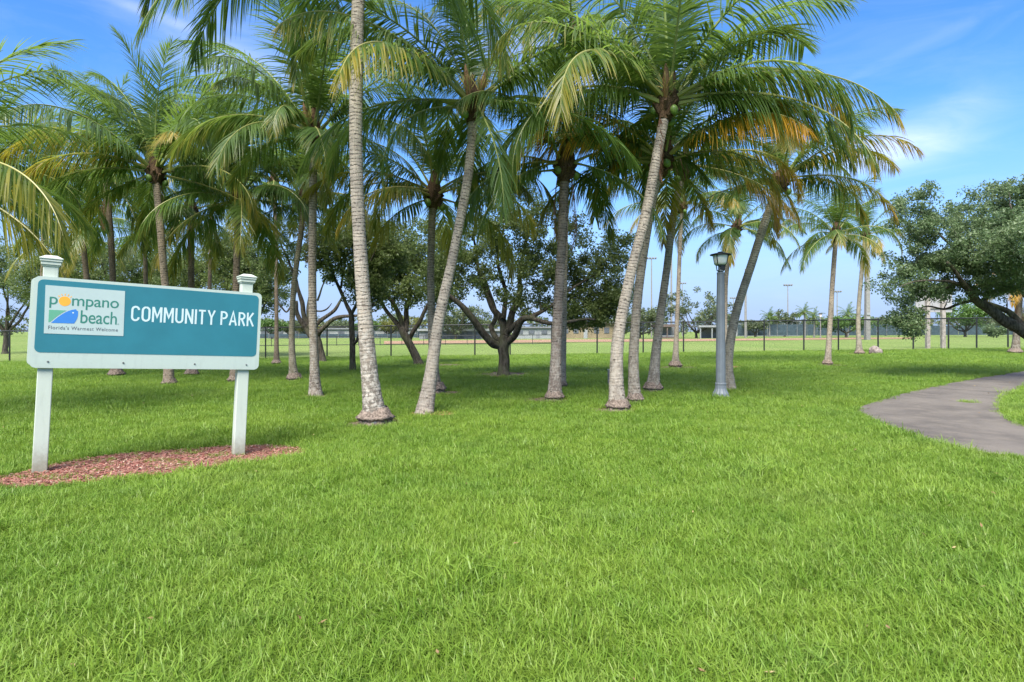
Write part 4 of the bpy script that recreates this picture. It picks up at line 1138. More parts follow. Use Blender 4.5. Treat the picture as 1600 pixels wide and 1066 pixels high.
# big oak at the right edge, trunk outside the frame
b = px_at(1720, 600, 20); b.z = height(b.x, b.y); d = 20
oak('oak_tree', 'big dark oak leaning in from the right edge over the path', 'oak tree', None, b,
    poly(d, (1720, 612, 0.311), (1705, 580, 0.281), (1680, 560, 0.266), (1660, 548, 0.252)),
    [poly(d, (1665, 552, 0.222), (1630, 535, 0.207), (1595, 518, 0.192), (1560, 492, 0.163), (1535, 478, 0.141), (1515, 458, 0.104, -.3), (1500, 440, 0.074, -.6), (1480, 410, 0.044, -.9)),
     poly(d, (1640, 540, 0.148, .1), (1600, 512, 0.126, .3), (1582, 490, 0.096, .5), (1560, 480, 0.089, .5), (1520, 470, 0.052, .6), (1480, 480, 0.037, .5), (1450, 478, 0.026, .3), (1430, 485, 0.015, 0)),
     poly(d, (1650, 545, 0.163), (1630, 500, 0.133, .4), (1600, 450, 0.104, .6), (1570, 400, 0.074, .8), (1545, 340, 0.037, 1)),
     poly(d, (1660, 548, 0.163), (1660, 490, 0.133, -.4), (1630, 430, 0.096, -.8), (1600, 370, 0.059, -1.2), (1580, 320, 0.022, -1.4)),
     poly(d, (1535, 478, 0.089), (1540, 450, 0.074, .4), (1510, 410, 0.059, .8), (1470, 370, 0.037, 1), (1440, 330, 0.022, 1)),
     poly(d, (1505, 445, 0.052, -.4), (1470, 440, 0.037, -.8), (1430, 440, 0.022, -1), (1400, 450, 0.011, -1)),
     poly(d, (1670, 550, 0.185), (1690, 480, 0.148, .5), (1710, 400, 0.096, .9), (1700, 330, 0.044, 1.2))],
    [ell(d, 1438, 335, 38, 45, 1.5, 1.4), ell(d, 1500, 375, 70, 55, 2.6, 2.0), ell(d, 1560, 330, 60, 50, 2.4, 2.0), ell(d, 1450, 410, 55, 45, 2.0, 1.6), ell(d, 1530, 425, 70, 40, 2.2, 2.0), ell(d, 1400, 445, 32, 35, .7, .9), ell(d, 1412, 502, 28, 24, 1.0, .7),
     ell(d, 1620, 400, 80, 70, 2.6, 2.4), ell(d, 1470, 455, 50, 25, .9, 1.2), ell(d, 1700, 380, 90, 90, 2, 2.4), ell(d, 1610, 310, 60, 40, 1.4, 1.8), ell(d, 1560, 365, 80, 45, 2.4, 1.6, -2.2), ell(d, 1640, 400, 70, 45, 2.4, 1.6, -2.4), ell(d, 1570, 440, 60, 26, 1.2, 1.2, -.8)],  # the forward clumps at the end are added to shade and half cover the bough
    660, 150, .082, M_OAKDARK, 35, .31)

def auto_oak(name, label, cat, group, px, py, ctr, rx, ry, seed, mat, ncl, per, leaf, rcl, depth=None, tr=.22):
    if depth is None: b = at(px, py)
    else: b = px_at(px, 520, depth); b.z = height(b.x, b.y)
    d = b.y; r = np.random.default_rng(seed); s = d / F
    c = W(ctr[0], ctr[1], d); fork = b.lerp(Vector((c.x, d, c.z - ry * s * .8)), .55)
    fork.z = max(b.z + .5, fork.z)
    limbs = []
    for k in range(6):
        a = k * 1.05 + r.uniform(-.3, .3)
        e = c + Vector((math.cos(a) * rx * s * .62, math.sin(a) * rx * s * .6, ry * s * r.uniform(-.15, .55)))
        m_ = fork.lerp(e, .45) + Vector((0, 0, -.08 * (e - fork).length)) + Vector(r.normal(0, .05, 3)) * (e - fork).length
        limbs.append([(fork, tr * .6), (m_, tr * .4), (e, tr * .1)])
    crowns = [(c, (rx * s, rx * s * .85, ry * s), 2.0)]
    for k in range(4):
        a = k * 1.6 + r.uniform(0, 1)
        crowns.append((c + Vector((math.cos(a) * rx * s * .55, math.sin(a) * rx * s * .5, ry * s * r.uniform(-.3, .45))), (rx * s * .5, rx * s * .45, ry * s * .5), 1.0))
    return oak(name, label, cat, group, b, [(b, tr), (b.lerp(fork, .5), tr * .85), (fork, tr * .8)], limbs, crowns, ncl, per, leaf, mat, seed, rcl)

auto_oak('oak_tree', 'dark oak with a thick forked trunk at the left edge of the lawn', 'oak tree', 'oaks along the fence', 8, 553, (10, 440), 80, 68, 41, M_OAKLEAF, 240, 90, .16, .56, tr=.24)
for i, (px, py, cx_, cy_, rx, ry, lab) in enumerate([(110, 557, 110, 415, 80, 60, 'oak behind the grove, seen over the left post of the sign'), (215, 556, 215, 425, 80, 55, 'oak behind the grove, seen over the right end of the logo'),
                                                     (322, 557, 325, 410, 80, 60, 'oak behind the grove, seen over the lettered side of the sign'), (392, 558, 390, 415, 60, 70, 'oak at the right end of the grove, beside the right post of the sign')]):
    auto_oak('oak_tree', lab, 'oak tree', 'oaks along the fence', px, py, (cx_, cy_ + 12), rx * 1.1, ry * 1.15, 42 + i, M_OAKLEAF, 260, 90, .16, .58, tr=.22)

# ------------------------------------------------------------------ lamp post
b = at(1126, 621)
H = 228 * b.y / F
lamp = empty('lamp_post', b, 'grey fluted park lamp post with a black cap, in front of the leaning palm', 'lamp post')
bm = bmesh.new()
bm_lathe(bm, [(.200, -.05), (.200, .04), (.185, .055), (.180, .10), (.150, .16), (.128, .22), (.122, .30), (.128, .32), (.128, .345), (.118, .36)], 48, flutes=16, flute_amp=.035)
link('base', bm_mesh('base', bm, M_LAMPG), lamp)
bm = bmesh.new()
bm_lathe(bm, [(.112, .34), (.108, 1.2), (.098, 2.2), (.086, H - .56), (.092, H - .55), (.092, H - .52), (.080, H - .51)], 48, flutes=12, flute_amp=.03)
link('shaft', bm_mesh('shaft', bm, M_LAMPG), lamp)
bm = bmesh.new()
bm_lathe(bm, [(.05, H - .515), (.07, H - .49), (.085, H - .48), (.085, H - .46), (.06, H - .455), (.055, H - .36), (.10, H - .345), (.115, H - .32), (.10, H - .31)], 24)
link('collar', bm_mesh('collar', bm, M_LAMPG, True), lamp)
bm = bmesh.new()
bm_lathe(bm, [(.145, H - .325), (.16, H - .26), (.182, H - .13), (.186, H - .088)], 24)
ln = link('lens', bm_mesh('lens', bm, M_LENS, True), lamp)
for k in range(4):
    a = R(45 + 90 * k); acc = Acc()
    acc.tube([(.092 * math.cos(a), .092 * math.sin(a), H - .47), (.115 * math.cos(a), .115 * math.sin(a), H - .34), (.158 * math.cos(a), .158 * math.sin(a), H - .30), (.20 * math.cos(a), .20 * math.sin(a), H - .085)], [.011] * 4, 6)
    link('strut', acc.mesh('strut', [M_BLACK]), lamp)
bm = bmesh.new()
bm_lathe(bm, [(.20, H - .10), (.25, H - .095), (.255, H - .08), (.24, H - .068), (.14, H - .045), (.075, H - .035), (.068, H - .012), (.02, H - .005)], 32)
link('cap', bm_mesh('cap', bm, M_BLACK, True), lamp)
bm = bmesh.new()
bm_box(bm, (.02, -.055, H - .405), (.10, .07, .10), .006)
link('control_box', bm_mesh('control_box', bm, M_BLACK), lamp)
TRUNKS_XY.append((b.x, b.y, .2))

# ------------------------------------------------------------------ chain-link fence
fpx = [-290, -190, -90, 15, 115, 215, 315, 415, 511, 611, 676, 742, 797, 862, 933, 1005, 1068, 1131, 1194, 1256, 1310, 1372, 1427, 1482, 1526, 1575, 1625, 1675, 1725, 1775, 1850]
FY, FH = 40.0, 2.05
fx = [(p - 800) / F * FY for p in fpx]
fence = empty('chain_link_fence', ((fx[0] + fx[-1]) / 2, FY, 0), 'black chain-link fence along the far side of the lawn, in front of the ball field', 'fence')
fo = fence.location
pme = {}
bm = bmesh.new(); bm_lathe(bm, [(.048, -.15), (.048, FH + .02), (.054, FH + .03), (.054, FH + .055), (.012, FH + .085)], 8); pm = bm_mesh('post', bm, M_FENCE)
for x in fx:
    link('post', pm, fence, Vector((x, FY, height(x, FY))) - fo)
for z, nm, rr in ((FH, 'top_rail', .040), (.06, 'bottom_wire', .006)):
    acc = Acc(); X = np.linspace(fx[0], fx[-1], 60)
    acc.tube([Vector((x, FY, height(x, FY) + z)) - fo for x in X], [rr] * 60, 6)
    link(nm, acc.mesh(nm, [M_FENCE]), fence)
V, q = [], []
st = .085
nx = int((fx[-1] - fx[0]) / st)
for i in range(nx):
    for sg in (-1, 1):
        x0 = fx[0] + i * st; x1 = x0 + sg * 1.0
        if not fx[0] <= x1 <= fx[-1]: continue
        for (xa, za, xb, zb) in ((x0, 0.03, x1, 1.0), (x0, 1.0, x1, 2.03)):
            ya = FY + .010 + .004 * sg; k0 = len(V)
            pa = Vector((xa, ya, height(xa, FY) + za)) - fo; pb = Vector((xb, ya, height(xb, FY) + zb)) - fo
            for p_ in (pa, pb):
                V += [tuple(p_ + Vector((-.0048, 0, 0))), tuple(p_ + Vector((.0048, 0, 0))), tuple(p_ + Vector((0, .003, 0)))]
            q += [(k0 + a, k0 + b_, k0 + 3 + b_, k0 + 3 + a) for a, b_ in ((0, 1), (1, 2), (2, 0))]
tag(link('wire_mesh', mesh_np('wire_mesh', V, [np.array(q)], [M_FENCE]), fence), kind='stuff')

# rock, utility marker, two weathered posts with a board on them
b = at(1368, 554)
bm = bmesh.new(); bmesh.ops.create_icosphere(bm, subdivisions=3, radius=.34)
for v in bm.verts:
    v.co *= 1 + .28 * mnoise.noise(v.co * 2.6) + .10 * mnoise.noise(v.co * 8); v.co.z = v.co.z * .95 + .18
tag(link('rock', bm_mesh('rock', bm, M_ROCK), None, b), 'pale rock on the lawn near the fence, right of the palm by the concrete pole', 'rock')
b = at(952, 603)
bm = bmesh.new(); bm_box(bm, (0, 0, .20), (.085, .085, .52), .01); mk = link('body', bm_mesh('body', bm, M_GREYPOLE))
e = empty('utility_marker', b, 'short pale utility marker half hidden behind the curving pale palm', 'marker post'); mk.parent = e
bm = bmesh.new(); bm_box(bm, (0, 0, .475), (.10, .10, .03), .006); link('cap', bm_mesh('cap', bm, M_WHITE), e)
y = 43.5
sb = empty('scoreboard', px_at(1461, 540, y), 'back of a grey scoreboard on two weathered posts behind the oak bough', 'scoreboard')
so = sb.location
for px, w in ((1449.5, .24), (1473.5, .26)):
    p = px_at(px, 548, y); p.z = height(p.x, y)
    bm = bmesh.new(); bm_box(bm, (0, 0, 1.7), (w, .24, 4.0), .015); link('post', bm_mesh('post', bm, M_POST2), sb, p - so)
tl, br_ = px_at(1433, 450, y), px_at(1490, 488, y)
bm = bmesh.new(); bm_box(bm, ((tl.x + br_.x) / 2 - so.x, .2, (tl.z + br_.z) / 2 - so.z), (br_.x - tl.x, .14, tl.z - br_.z), .01)
link('board', bm_mesh('board', bm, M_BOARD), sb)
for z in (tl.z - .3, br_.z + .3):
    bm = bmesh.new(); bm_box(bm, ((tl.x + br_.x) / 2 - so.x, .085, z - so.z), (br_.x - tl.x, .08, .08)); link('rail', bm_mesh('rail', bm, M_GREYPOLE), sb)

# ------------------------------------------------------------------ beyond the field
def base_at(px, y):
    p = px_at(px, HZ, y); p.z = height(p.x, y); return p

def boxpart(name, parent, o, px0, px1, r0, r1, y, dep, mat, dy=0.0, bev=0.0):
    """box whose front face spans photo columns px0..px1 and rows r0 (top)..r1 at depth y"""
    a, c = px_at(px0, r0, y + dy), px_at(px1, r1, y + dy)
    bm = bmesh.new()
    bm_box(bm, ((a.x + c.x) / 2 - o.x, y + dy + dep / 2 - o.y, (a.z + c.z) / 2 - o.z), (abs(c.x - a.x), dep, abs(a.z - c.z)), bev)
    return link(name, bm_mesh(name, bm, mat), parent)

y = 130
t = empty('long_building', base_at(722, y), 'long low grey building with white roof edge beyond the field, left of the central oak', 'building'); o = t.location
wl_ = boxpart('wall', t, o, 655, 792, 517.5, 533.5, y, 8, M_WALLG)
boxpart('roof', t, o, 652, 795, 514, 517.3, y, 9, M_WALLW, -.6)
for px in range(664, 786, 13): boxpart('opening', t, o, px, px + 9, 519, 529, y, .2, M_DARK, -.12)
t = empty('block_building', base_at(832, y), 'plain grey block building across the field, right of the central oak trunk', 'building'); o = t.location
boxpart('wall', t, o, 800, 866, 513, 532.5, y, 7, M_WALLW)
boxpart('roof', t, o, 797, 869, 510.5, 512.8, y, 8, M_WALLG, -.5)
for px in (808, 826, 846): boxpart('window', t, o, px, px + 9, 517, 522, y, .2, M_DARK, -.1)
boxpart('door', t, o, 838, 843, 519, 531.5, y, .2, M_WALLG, -.1)
t = empty('buff_building', base_at(918, y), 'buff coloured building across the field behind the reddish-sheathed palm', 'building'); o = t.location
boxpart('wall', t, o, 872, 968, 507, 532, y, 8, M_WALLY)
boxpart('roof', t, o, 868, 972, 503, 506.8, y, 9, M_ROOFB, -.6)
for px in (880, 896, 928, 944): boxpart('window', t, o, px, px + 8, 512, 521, y, .2, M_DARK, -.1)
boxpart('door', t, o, 912, 918, 515, 531, y, .2, M_WALLW, -.1)
y = 122
t = empty('dugout', base_at(1042, y), 'open dugout with a brown flat roof across the field, left of the thin straight palm', 'dugout'); o = t.location
boxpart('roof', t, o, 1026, 1058, 507, 511, y, 5, M_ROOFB)
boxpart('back_wall', t, o, 1027, 1057, 511.2, 531, y, .3, M_WALLG, 4.5)
for px in (1027.5, 1042, 1055): boxpart('post', t, o, px, px + 1.6, 511.2, 531.5, y, .25, M_ROOFB, .15)
boxpart('front_wall', t, o, 1027, 1056, 526.5, 532, y, .2, M_ROOFB, .45)
boxpart('rail', t, o, 1027, 1056, 524.4, 525.8, y, .15, M_WALLW, .45)
t = empty('shelter', base_at(1120, y), 'open shelter with a white roof across the field, behind the lamp post', 'shelter'); o = t.location
boxpart('roof', t, o, 1092, 1150, 508.5, 511.5, y, 6, M_WALLW)
boxpart('back_wall', t, o, 1094, 1148, 511.7, 530, y, .3, M_WALLG, 5)
for px in (1094, 1112, 1130, 1146): boxpart('post', t, o, px, px + 1.5, 511.7, 531, y, .25, M_WALLW, .2)
# low outfield fence
y = 74
t = empty('outfield_fence', base_at(630, y), 'low black fence across the left half of the ball field', 'fence'); o = t.location
PX = list(range(390, 866, 34))
for px in PX:
    p = base_at(px, y); bm = bmesh.new(); bm_box(bm, (0, 0, .55), (.06, .06, 1.2)); link('post', bm_mesh('post', bm, M_FENCE), t, p - o)
for z in (.1, 1.12):
    acc = Acc(); acc.tube([base_at(px, y) + Vector((0, 0, z)) - o for px in np.linspace(390, 862, 20)], [.04] * 20, 6); link('rail', acc.mesh('rail', [M_FENCE]), t)
# windscreen fences
def screen_fence(label, px0, px1, n, row, y, r_post=.05, gap=.3):
    t = empty('windscreen_fence', base_at((px0 + px1) / 2, y), label, 'fence'); o = t.location
    X = np.linspace(px0, px1, n + 1)
    for i, px in enumerate(X):
        p = base_at(px, y); top = px_at(px, row, y).z
        bm = bmesh.new(); bm_lathe(bm, [(r_post, -.2), (r_post, top - p.z + .5)], 6); link('post', bm_mesh('post', bm, M_GREYPOLE), t, p - o)
        if i < n:
            p2 = base_at(X[i + 1], y); bm = bmesh.new()
            h_ = top - p.z - gap
            bm_box(bm, ((p.x + p2.x) / 2 - o.x, -.08, (p.z + p2.z) / 2 + gap + h_ / 2 - o.z), (p2.x - p.x - .12, .03, h_))
            link('windscreen', bm_mesh('windscreen', bm, M_SCREEN), t)
screen_fence('tall fence with dark windscreens across the field, right of the lamp post', 1152, 1432, 18, 507, 150)
screen_fence('fence with dark windscreens far across the field at the right edge', 1440, 1640, 14, 509, 150)
screen_fence('grey screened fence far across the field in front of the pale low building', 405, 652, 16, 522, 142, gap=.25)
y = 160
t = empty('pale_building', base_at(520, y), 'long pale low building far behind the trees at the left of the field', 'building'); o = t.location
boxpart('wall', t, o, 395, 650, 515, 529, y, 10, M_WALLW); boxpart('roof', t, o, 392, 653, 512.5, 514.8, y, 11, M_WALLG, -.5)
for px in range(408, 644, 24): boxpart('window', t, o, px, px + 10, 518, 524, y, .2, M_DARK, -.12)
t = empty('pale_building', base_at(1195, 175), 'pale building far behind the windscreens right of the lamp post', 'building'); o = t.location
boxpart('wall', t, o, 1150, 1250, 503, 527, 175, 10, M_WALLW); boxpart('roof', t, o, 1147, 1253, 501, 502.8, 175, 11, M_WALLG, -.5)
for px in range(1158, 1246, 14): boxpart('window', t, o, px, px + 7, 506, 511, 175, .2, M_DARK, -.12)

# light poles
def light_pole(label, px, top, y, r, head=True, mat=M_GREYPOLE):
    p = base_at(px, y); h_ = px_at(px, top, y).z - p.z
    t = empty('light_pole', p, label, 'light pole', 'sports light poles')
    bm = bmesh.new(); bm_lathe(bm, [(r * 1.25, -.2), (r, h_ * .6), (r * .75, h_)], 8); link('pole', bm_mesh('pole', bm, mat), t)
    if head:
        bm = bmesh.new(); bm_box(bm, (0, 0, h_ - .12), (2.3, .14, .14)); link('crossarm', bm_mesh('crossarm', bm, mat), t)
        for k in (-1, -.35, .35, 1):
            bm = bmesh.new(); bm_box(bm, (k, -.15, h_ + .12), (.42, .4, .34), .05); link('floodlight', bm_mesh('floodlight', bm, mat), t)
light_pole('light pole rising left of the slim mossy-footed palm', 1018, 404, 150, .16)
light_pole('tall light pole rising behind the thin straight palm', 1049, 372, 140, .2)
light_pole('short distant light pole over the round crowned tree', 1066, 443, 190, .14)
light_pole('light pole just right of the leaning palm by the lamp', 1165, 420, 135, .24, False)
light_pole('light pole standing clear in the sky between the lamp and the two far palms', 1231, 446, 165, .15)
light_pole('light pole just right of the left far palm', 1308, 456, 170, .15)
light_pole('bare thin pole close behind the left far palm', 1302.5, 452, 180, .12, False)
light_pole('distant light pole seen between the lamp and the leaning palm', 1146, 466, 200, .14)
light_pole('faint light pole seen between the leaning grey palm and the central oak', 698, 472, 150, .14, False)
p = base_at(1355, 92); h_ = px_at(1355, 330, 92).z - p.z
t = empty('concrete_pole', p, 'thick tapered concrete pole behind the right one of the two far palms', 'pole')
bm = bmesh.new(); bm_box(bm, (0, 0, h_ / 2 - .2), (.66, .66, h_))
for v in bm.verts:
    if v.co.z > 1: v.co.x *= .6; v.co.y *= .6
link('shaft', bm_mesh('shaft', bm, M_GREYPOLE), t)
for z in (3.2, 3.9): 
    bm = bmesh.new(); bm_box(bm, (0, -.35, z), (.5, .12, .35), .02); link('panel', bm_mesh('panel', bm, M_WALLW), t)
p = base_at(1282, 112); t = empty('lamp_post', p, 'small far park lamp post at the edge of the ball field', 'lamp post'); h_ = px_at(1282, 489, 112).z - p.z
bm = bmesh.new(); bm_lathe(bm, [(.16, -.1), (.16, .3), (.10, .4), (.08, h_ - .8)], 10); link('shaft', bm_mesh('shaft', bm, M_GREYPOLE), t)
bm = bmesh.new(); bm_lathe(bm, [(.14, h_ - .8), (.28, h_ - .25)], 10); link('lens', bm_mesh('lens', bm, M_LENS), t)
bm = bmesh.new(); bm_lathe(bm, [(.36, h_ - .25), (.30, h_ - .1), (.03, h_)], 10); link('cap', bm_mesh('cap', bm, M_BLACK), t)

# far trees
far = [(425, 496, 528, 26, 'green', 'rounded bright green tree far across the field, just right of the sign'), (452, 502, 528, 22, 'far', 'dull green tree far across the field behind the slim mossy palm'), (480, 505, 528, 24, 'yel', 'yellowish tree far across the field behind the straight brown palm'),
       (525, 500, 528, 30, 'far', 'grey green tree far across the field under the bare oak limb'), (570, 500, 528, 26, 'green', 'bright green tree far across the field left of the lichen-spotted palm'), (608, 497, 530, 26, 'yel', 'yellow tree far across the field right of the lichen-spotted palm'),
       (640, 494, 530, 28, 'yel', 'yellow tree far across the field behind the arching oak'), (712, 474, 531, 48, 'far', 'large tree far across the field behind the left limb of the central oak'), (765, 490, 531, 34, 'far', 'smaller tree far across the field behind the central oak trunk'),
       (1000, 480, 530, 45, 'far', 'tree across the field behind the slim mossy-footed palm'), (1088, 450, 531, 60, 'far', 'big round tree across the field left of the lamp post'), (1180, 503, 527, 20, 'far', 'low tree far across the field right of the leaning palm'),
       (1226, 483, 527, 28, 'far', 'rounded tree far across the field under the clear light pole'), (1322, 496, 526, 42, 'green', 'flat topped bright tree far across the field between the two far palms'), (1384, 494, 526, 26, 'far', 'tree far across the field right of the concrete pole'),
       (1425, 500, 526, 24, 'yel', 'yellow green tree far across the field under the oak twigs'), (1508, 468, 526, 42, 'green', 'bright yellow-green tree far across the field under the oak bough'), (1590, 480, 526, 44, 'far', 'tree far across the field at the right edge')]
fm = {'green': M_GRNLEAF, 'far': M_FARLEAF, 'yel': M_YELLEAF}
for i, (px, top, bot, rx, mt, lab) in enumerate(far):
    big = rx > 40
    y = 128 if big else 145 + (i * 7) % 25
    lo = bot - 9
    auto_oak('broadleaf_tree', lab, 'tree', 'trees beyond the ball field', px, bot, (px, (top + lo) / 2), rx, (lo - top) / 2, 60 + i, fm[mt], 90 if big else 50, 60, .42, 1.15 if big else .9, depth=y, tr=.3)
auto_oak('shrub', 'round dark green bush on the far side of the field at the right', 'bush', None, 1557, 528, (1557, 516), 16, 9, 99, M_OAKDARK, 50, 60, .35, .7, depth=110, tr=.1)

def far_palm(label, px, top_row, y, L, seed, age=.3):
    r = np.random.default_rng(seed); b = base_at(px, y); t = empty('palm_tree', b, label, 'palm tree', 'palms beyond the ball field')
    c = px_at(px, top_row, y) - b; acc = Acc(); acc.tube([(0, 0, -.1), c * .5 + Vector((.1, 0, 0)), c], [.24, .18, .16], 8)
    tr = link('trunk', acc.mesh('trunk', [M_GREYPOLE]), t)
    for i in range(18):
        f = i / 18; el = 80 - 110 * f; ci = min(range(8), key=lambda q_: abs(CLS[q_][0] - el))
        o = link('frond', FR[ci, i % NVAR], t, c); s = L / 4.4; o.scale = (s, s, s); o.rotation_euler = (0, 0, R(i * 137.5)); o.color = (age, .2, 0, 1)
far_palm('far coconut palm above the flat topped tree', 1325, 493, 150, 3.6, 1)
far_palm('far palm left of the two sabal crowns', 1202, 497, 150, 3.0, 2)
far_palm('left of two bushy far palms left of the small lamp post', 1257, 489, 125, 2.4, 3, .5)
far_palm('right of two bushy far palms left of the small lamp post', 1272, 497, 130, 2.6, 4, .5)

# treeline on the horizon
r = np.random.default_rng(77); C = []; rc = []
for i in range(1500):
    x = r.uniform(-420, 420); yy = 250 + r.uniform(-20, 40); top = 7.2 + 2.2 * mnoise.noise(Vector((x * .03, 3, 1))) + 1.6 * mnoise.noise(Vector((x * .12, 1, 5)))
    C.append((x, yy, r.uniform(.1, 1) * max(1.5, top))); rc.append(r.uniform(1.2, 2.6))
V, q, a = leaf_cloud(C, rc, 34, 1.1, 78)
tag(link('distant_trees', mesh_np('distant_trees', V, [q], [M_FARLEAF], attrs={'leafinfo': a})), kind='stuff')

# ------------------------------------------------------------------ grass
def tuft(seed, n, rad, hmin, hmax, wid, lean):
    r = np.random.default_rng(seed); V, Q, T, A = [], [], [], []
    for _ in range(n):
        a = r.uniform(0, 6.283); rr = rad * math.sqrt(r.random()); p = np.array([rr * math.cos(a), rr * math.sin(a), -.01])
        h_ = r.uniform(hmin, hmax); az = r.uniform(0, 6.283); d = np.array([math.cos(az), math.sin(az), 0])
        ln_ = r.uniform(.1, 1.0) * lean; w = wid * r.uniform(.7, 1.25)
        sd = np.array([-d[1], d[0], 0]) * math.cos(r.uniform(-.9, .9)) + d * .3
        k0 = len(V); rb = r.random()
        for k, (t, ww) in enumerate(((0, .8), (.4, 1.0), (.75, .7))):
            c = p + np.array([0, 0, 1]) * h_ * (t - .35 * ln_ * t * t) + d * h_ * ln_ * t * t
            V += [c - sd * w * ww * .5, c + sd * w * ww * .5]; A += [(0, t, rb, 1)] * 2
        V.append(p + np.array([0, 0, 1]) * h_ * (1 - .35 * ln_) + d * h_ * ln_); A.append((0, 1, rb, 1))
        Q += [(k0, k0 + 1, k0 + 3, k0 + 2), (k0 + 2, k0 + 3, k0 + 5, k0 + 4)]; T.append((k0 + 4, k0 + 5, k0 + 6))
    return mesh_np('grass_tuft', V, [np.array(Q), np.array(T)], [M_GRASS], attrs={'leafinfo': A})
gc = bpy.data.collections.new('grass_tufts')
for i in range(6):
    o = bpy.data.objects.new('grass_tuft_%d' % i, tuft(300 + i, 46, .095, .035, .110, .0058, 1.25 if i < 4 else 2.0)); gc.objects.link(o)

PT = at(1512, 630)
def scatter(y0, y1, dens, sc_, seed):
    r = np.random.default_rng(seed); xm = .86 * y1 + 2.5; n = int(dens * 2 * xm * (y1 - y0))
    x = r.uniform(-xm, xm, n); y = r.uniform(y0, y1, n); k = np.abs(x) < .86 * y + 2.5
    x, y = x[k], y[k]
    k = ~in_poly(x + r.normal(0, .045, len(x)), y + r.normal(0, .045, len(x)), PATH_POLY)
    k |= (x - PT.x) ** 2 + ((y - PT.y) * .8) ** 2 < .018
    bd = in_poly(x, y, BED_POLY); wd = np.array([mnoise.noise(Vector((a * 2.2, b_ * 3.4, 4.0))) if f_ else 0 for a, b_, f_ in zip(x, y, bd)])
    k &= ~(bd & (r.random(len(x)) > np.where(wd > .14, .75, .10)))
    for (cx_, cy_, rr) in TRUNKS_XY: k &= (x - cx_) ** 2 + (y - cy_) ** 2 > (rr + .02) ** 2
    for (cx_, cy_, rx, ry) in RINGS: k &= ~((((x - cx_) / rx) ** 2 + ((y - cy_) / ry) ** 2 < 1) & (r.random(len(x)) > .06))
    x, y = x[k], y[k]; bd = bd[k]
    s = sc_ * r.uniform(.7, 1.25, len(x))
    nz = np.array([mnoise.noise(Vector((a * .9, b_ * .9, 2.2))) + .6 * mnoise.noise(Vector((a * 3.1, b_ * 3.1, 7))) for a, b_ in zip(x, y)])
    s *= 1 + .32 * nz
    tall = np.array([mnoise.noise(Vector((a * 1.3 + 31, b_ * 1.3, 9))) for a, b_ in zip(x, y)])
    s *= np.where((tall > .36) & (r.random(len(x)) < .35), 1.5, 1.0)
    s = np.where(bd, s * .55, s)
    return x, y, s
parts = [scatter(1.2, 6, 330, 1.0, 1), scatter(6, 12, 210, 1.05, 2), scatter(12, 22, 95, 1.15, 3), scatter(22, 40, 38, 1.35, 4)]
gx = np.concatenate([p[0] for p in parts]); gy = np.concatenate([p[1] for p in parts]); gs = np.concatenate([p[2] for p in parts])
gz = np.array([height(a, b_) for a, b_ in zip(gx, gy)])
N = len(gx)
me = bpy.data.meshes.new('grass'); me.vertices.add(N)
me.vertices.foreach_set('co', np.stack([gx, gy, gz], -1).astype(np.float32).ravel())
def attr(n, typ, key, val):
    a_ = me.attributes.new(n, typ, 'POINT'); a_.data.foreach_set(key, np.asarray(val).ravel())
r = np.random.default_rng(5)
attr('tuft_scale', 'FLOAT', 'value', gs.astype(np.float32))
attr('tuft_turn', 'FLOAT_VECTOR', 'vector', np.stack([r.normal(0, .16, N), r.normal(0, .16, N), r.uniform(0, 6.283, N)], -1).astype(np.float32))
attr('tuft_kind', 'INT', 'value', r.integers(0, 6, N).astype(np.int32))
go = tag(link('grass', me), kind='stuff')
ng = bpy.data.node_groups.new('grass_scatter', 'GeometryNodeTree')
ng.interface.new_socket('Geometry', in_out='INPUT', socket_type='NodeSocketGeometry')
ng.interface.new_socket('Geometry', in_out='OUTPUT', socket_type='NodeSocketGeometry')
gi, gout = ng.nodes.new('NodeGroupInput'), ng.nodes.new('NodeGroupOutput')
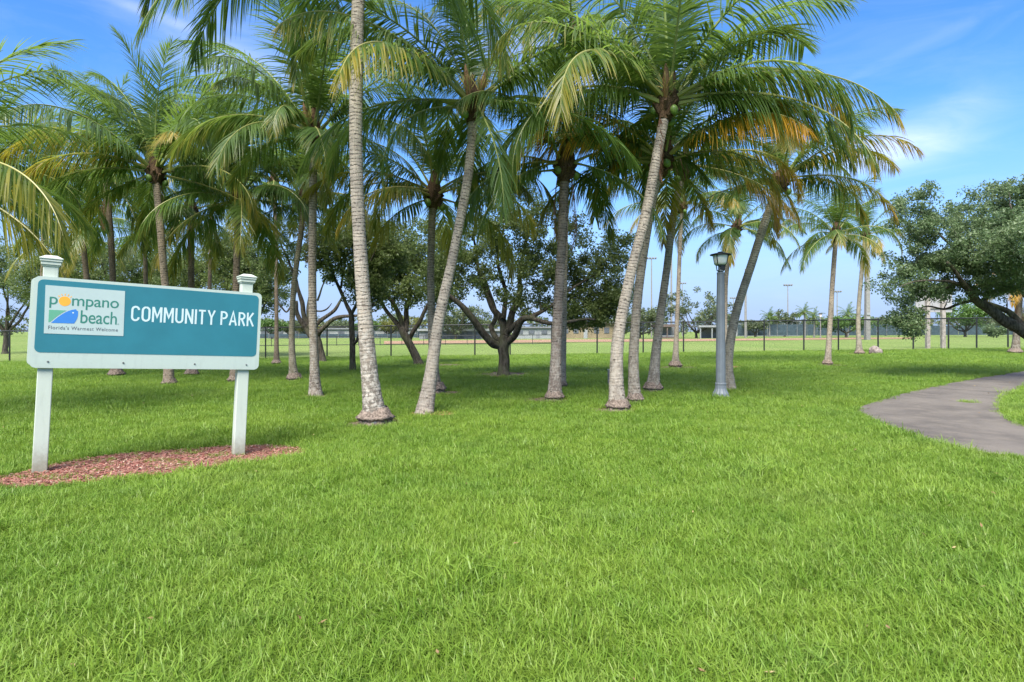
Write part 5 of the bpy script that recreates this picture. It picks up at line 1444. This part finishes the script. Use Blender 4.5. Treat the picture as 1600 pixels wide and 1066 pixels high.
ci_ = ng.nodes.new('GeometryNodeCollectionInfo'); ci_.inputs['Collection'].default_value = gc
ci_.inputs['Separate Children'].default_value = True; ci_.inputs['Reset Children'].default_value = True
ip = ng.nodes.new('GeometryNodeInstanceOnPoints'); ip.inputs['Pick Instance'].default_value = True
def named(n, typ):
    x = ng.nodes.new('GeometryNodeInputNamedAttribute'); x.data_type = typ; x.inputs['Name'].default_value = n
    return [o_ for o_ in x.outputs if o_.enabled and o_.name == 'Attribute'][0]
ng.links.new(gi.outputs[0], ip.inputs['Points']); ng.links.new(ci_.outputs[0], ip.inputs['Instance'])
ng.links.new(named('tuft_kind', 'INT'), ip.inputs['Instance Index'])
ng.links.new(named('tuft_turn', 'FLOAT_VECTOR'), ip.inputs['Rotation'])
ng.links.new(named('tuft_scale', 'FLOAT'), ip.inputs['Scale'])
ng.links.new(ip.outputs[0], gout.inputs[0])
go.modifiers.new('scatter', 'NODES').node_group = ng

# fallen leaves and bits on the lawn and the path
r = np.random.default_rng(21); V, A = [], []
for _ in range(380):
    y = r.uniform(2.2, 30); x = r.uniform(-.85, .85) * y
    c0 = Vector((x, y, height(x, y) + r.uniform(.03, .075))); l_, w_ = r.uniform(.012, .032), r.uniform(.006, .012)
    rot = Euler((r.normal(0, .5), r.normal(0, .5), r.uniform(0, 6.3))).to_matrix(); rr = (r.random(), r.random(), 0, 1)
    for (a_, b_, cc) in ((-l_, 0, 0), (0, -w_, .004), (l_, 0, .008), (0, w_, .004)): V.append(tuple(c0 + rot @ Vector((a_, b_, cc)))); A.append(rr)
m, nt, out = newmat('fallen_leaf'); k = NT(nt)
at1 = k.n('ShaderNodeAttribute', attribute_name='leafinfo'); sp = k.n('ShaderNodeSeparateColor'); k.l(at1.outputs['Color'], sp.inputs[0])
k.l(k.bsdf(k.mix(sp.outputs[0], (.17, .10, .05), (.34, .27, .13)), .8, .2), out.inputs[0])
tag(link('fallen_leaves', mesh_np('fallen_leaves', V, [np.arange(len(V)).reshape(-1, 4)], [m], attrs={'leafinfo': A})), kind='stuff')
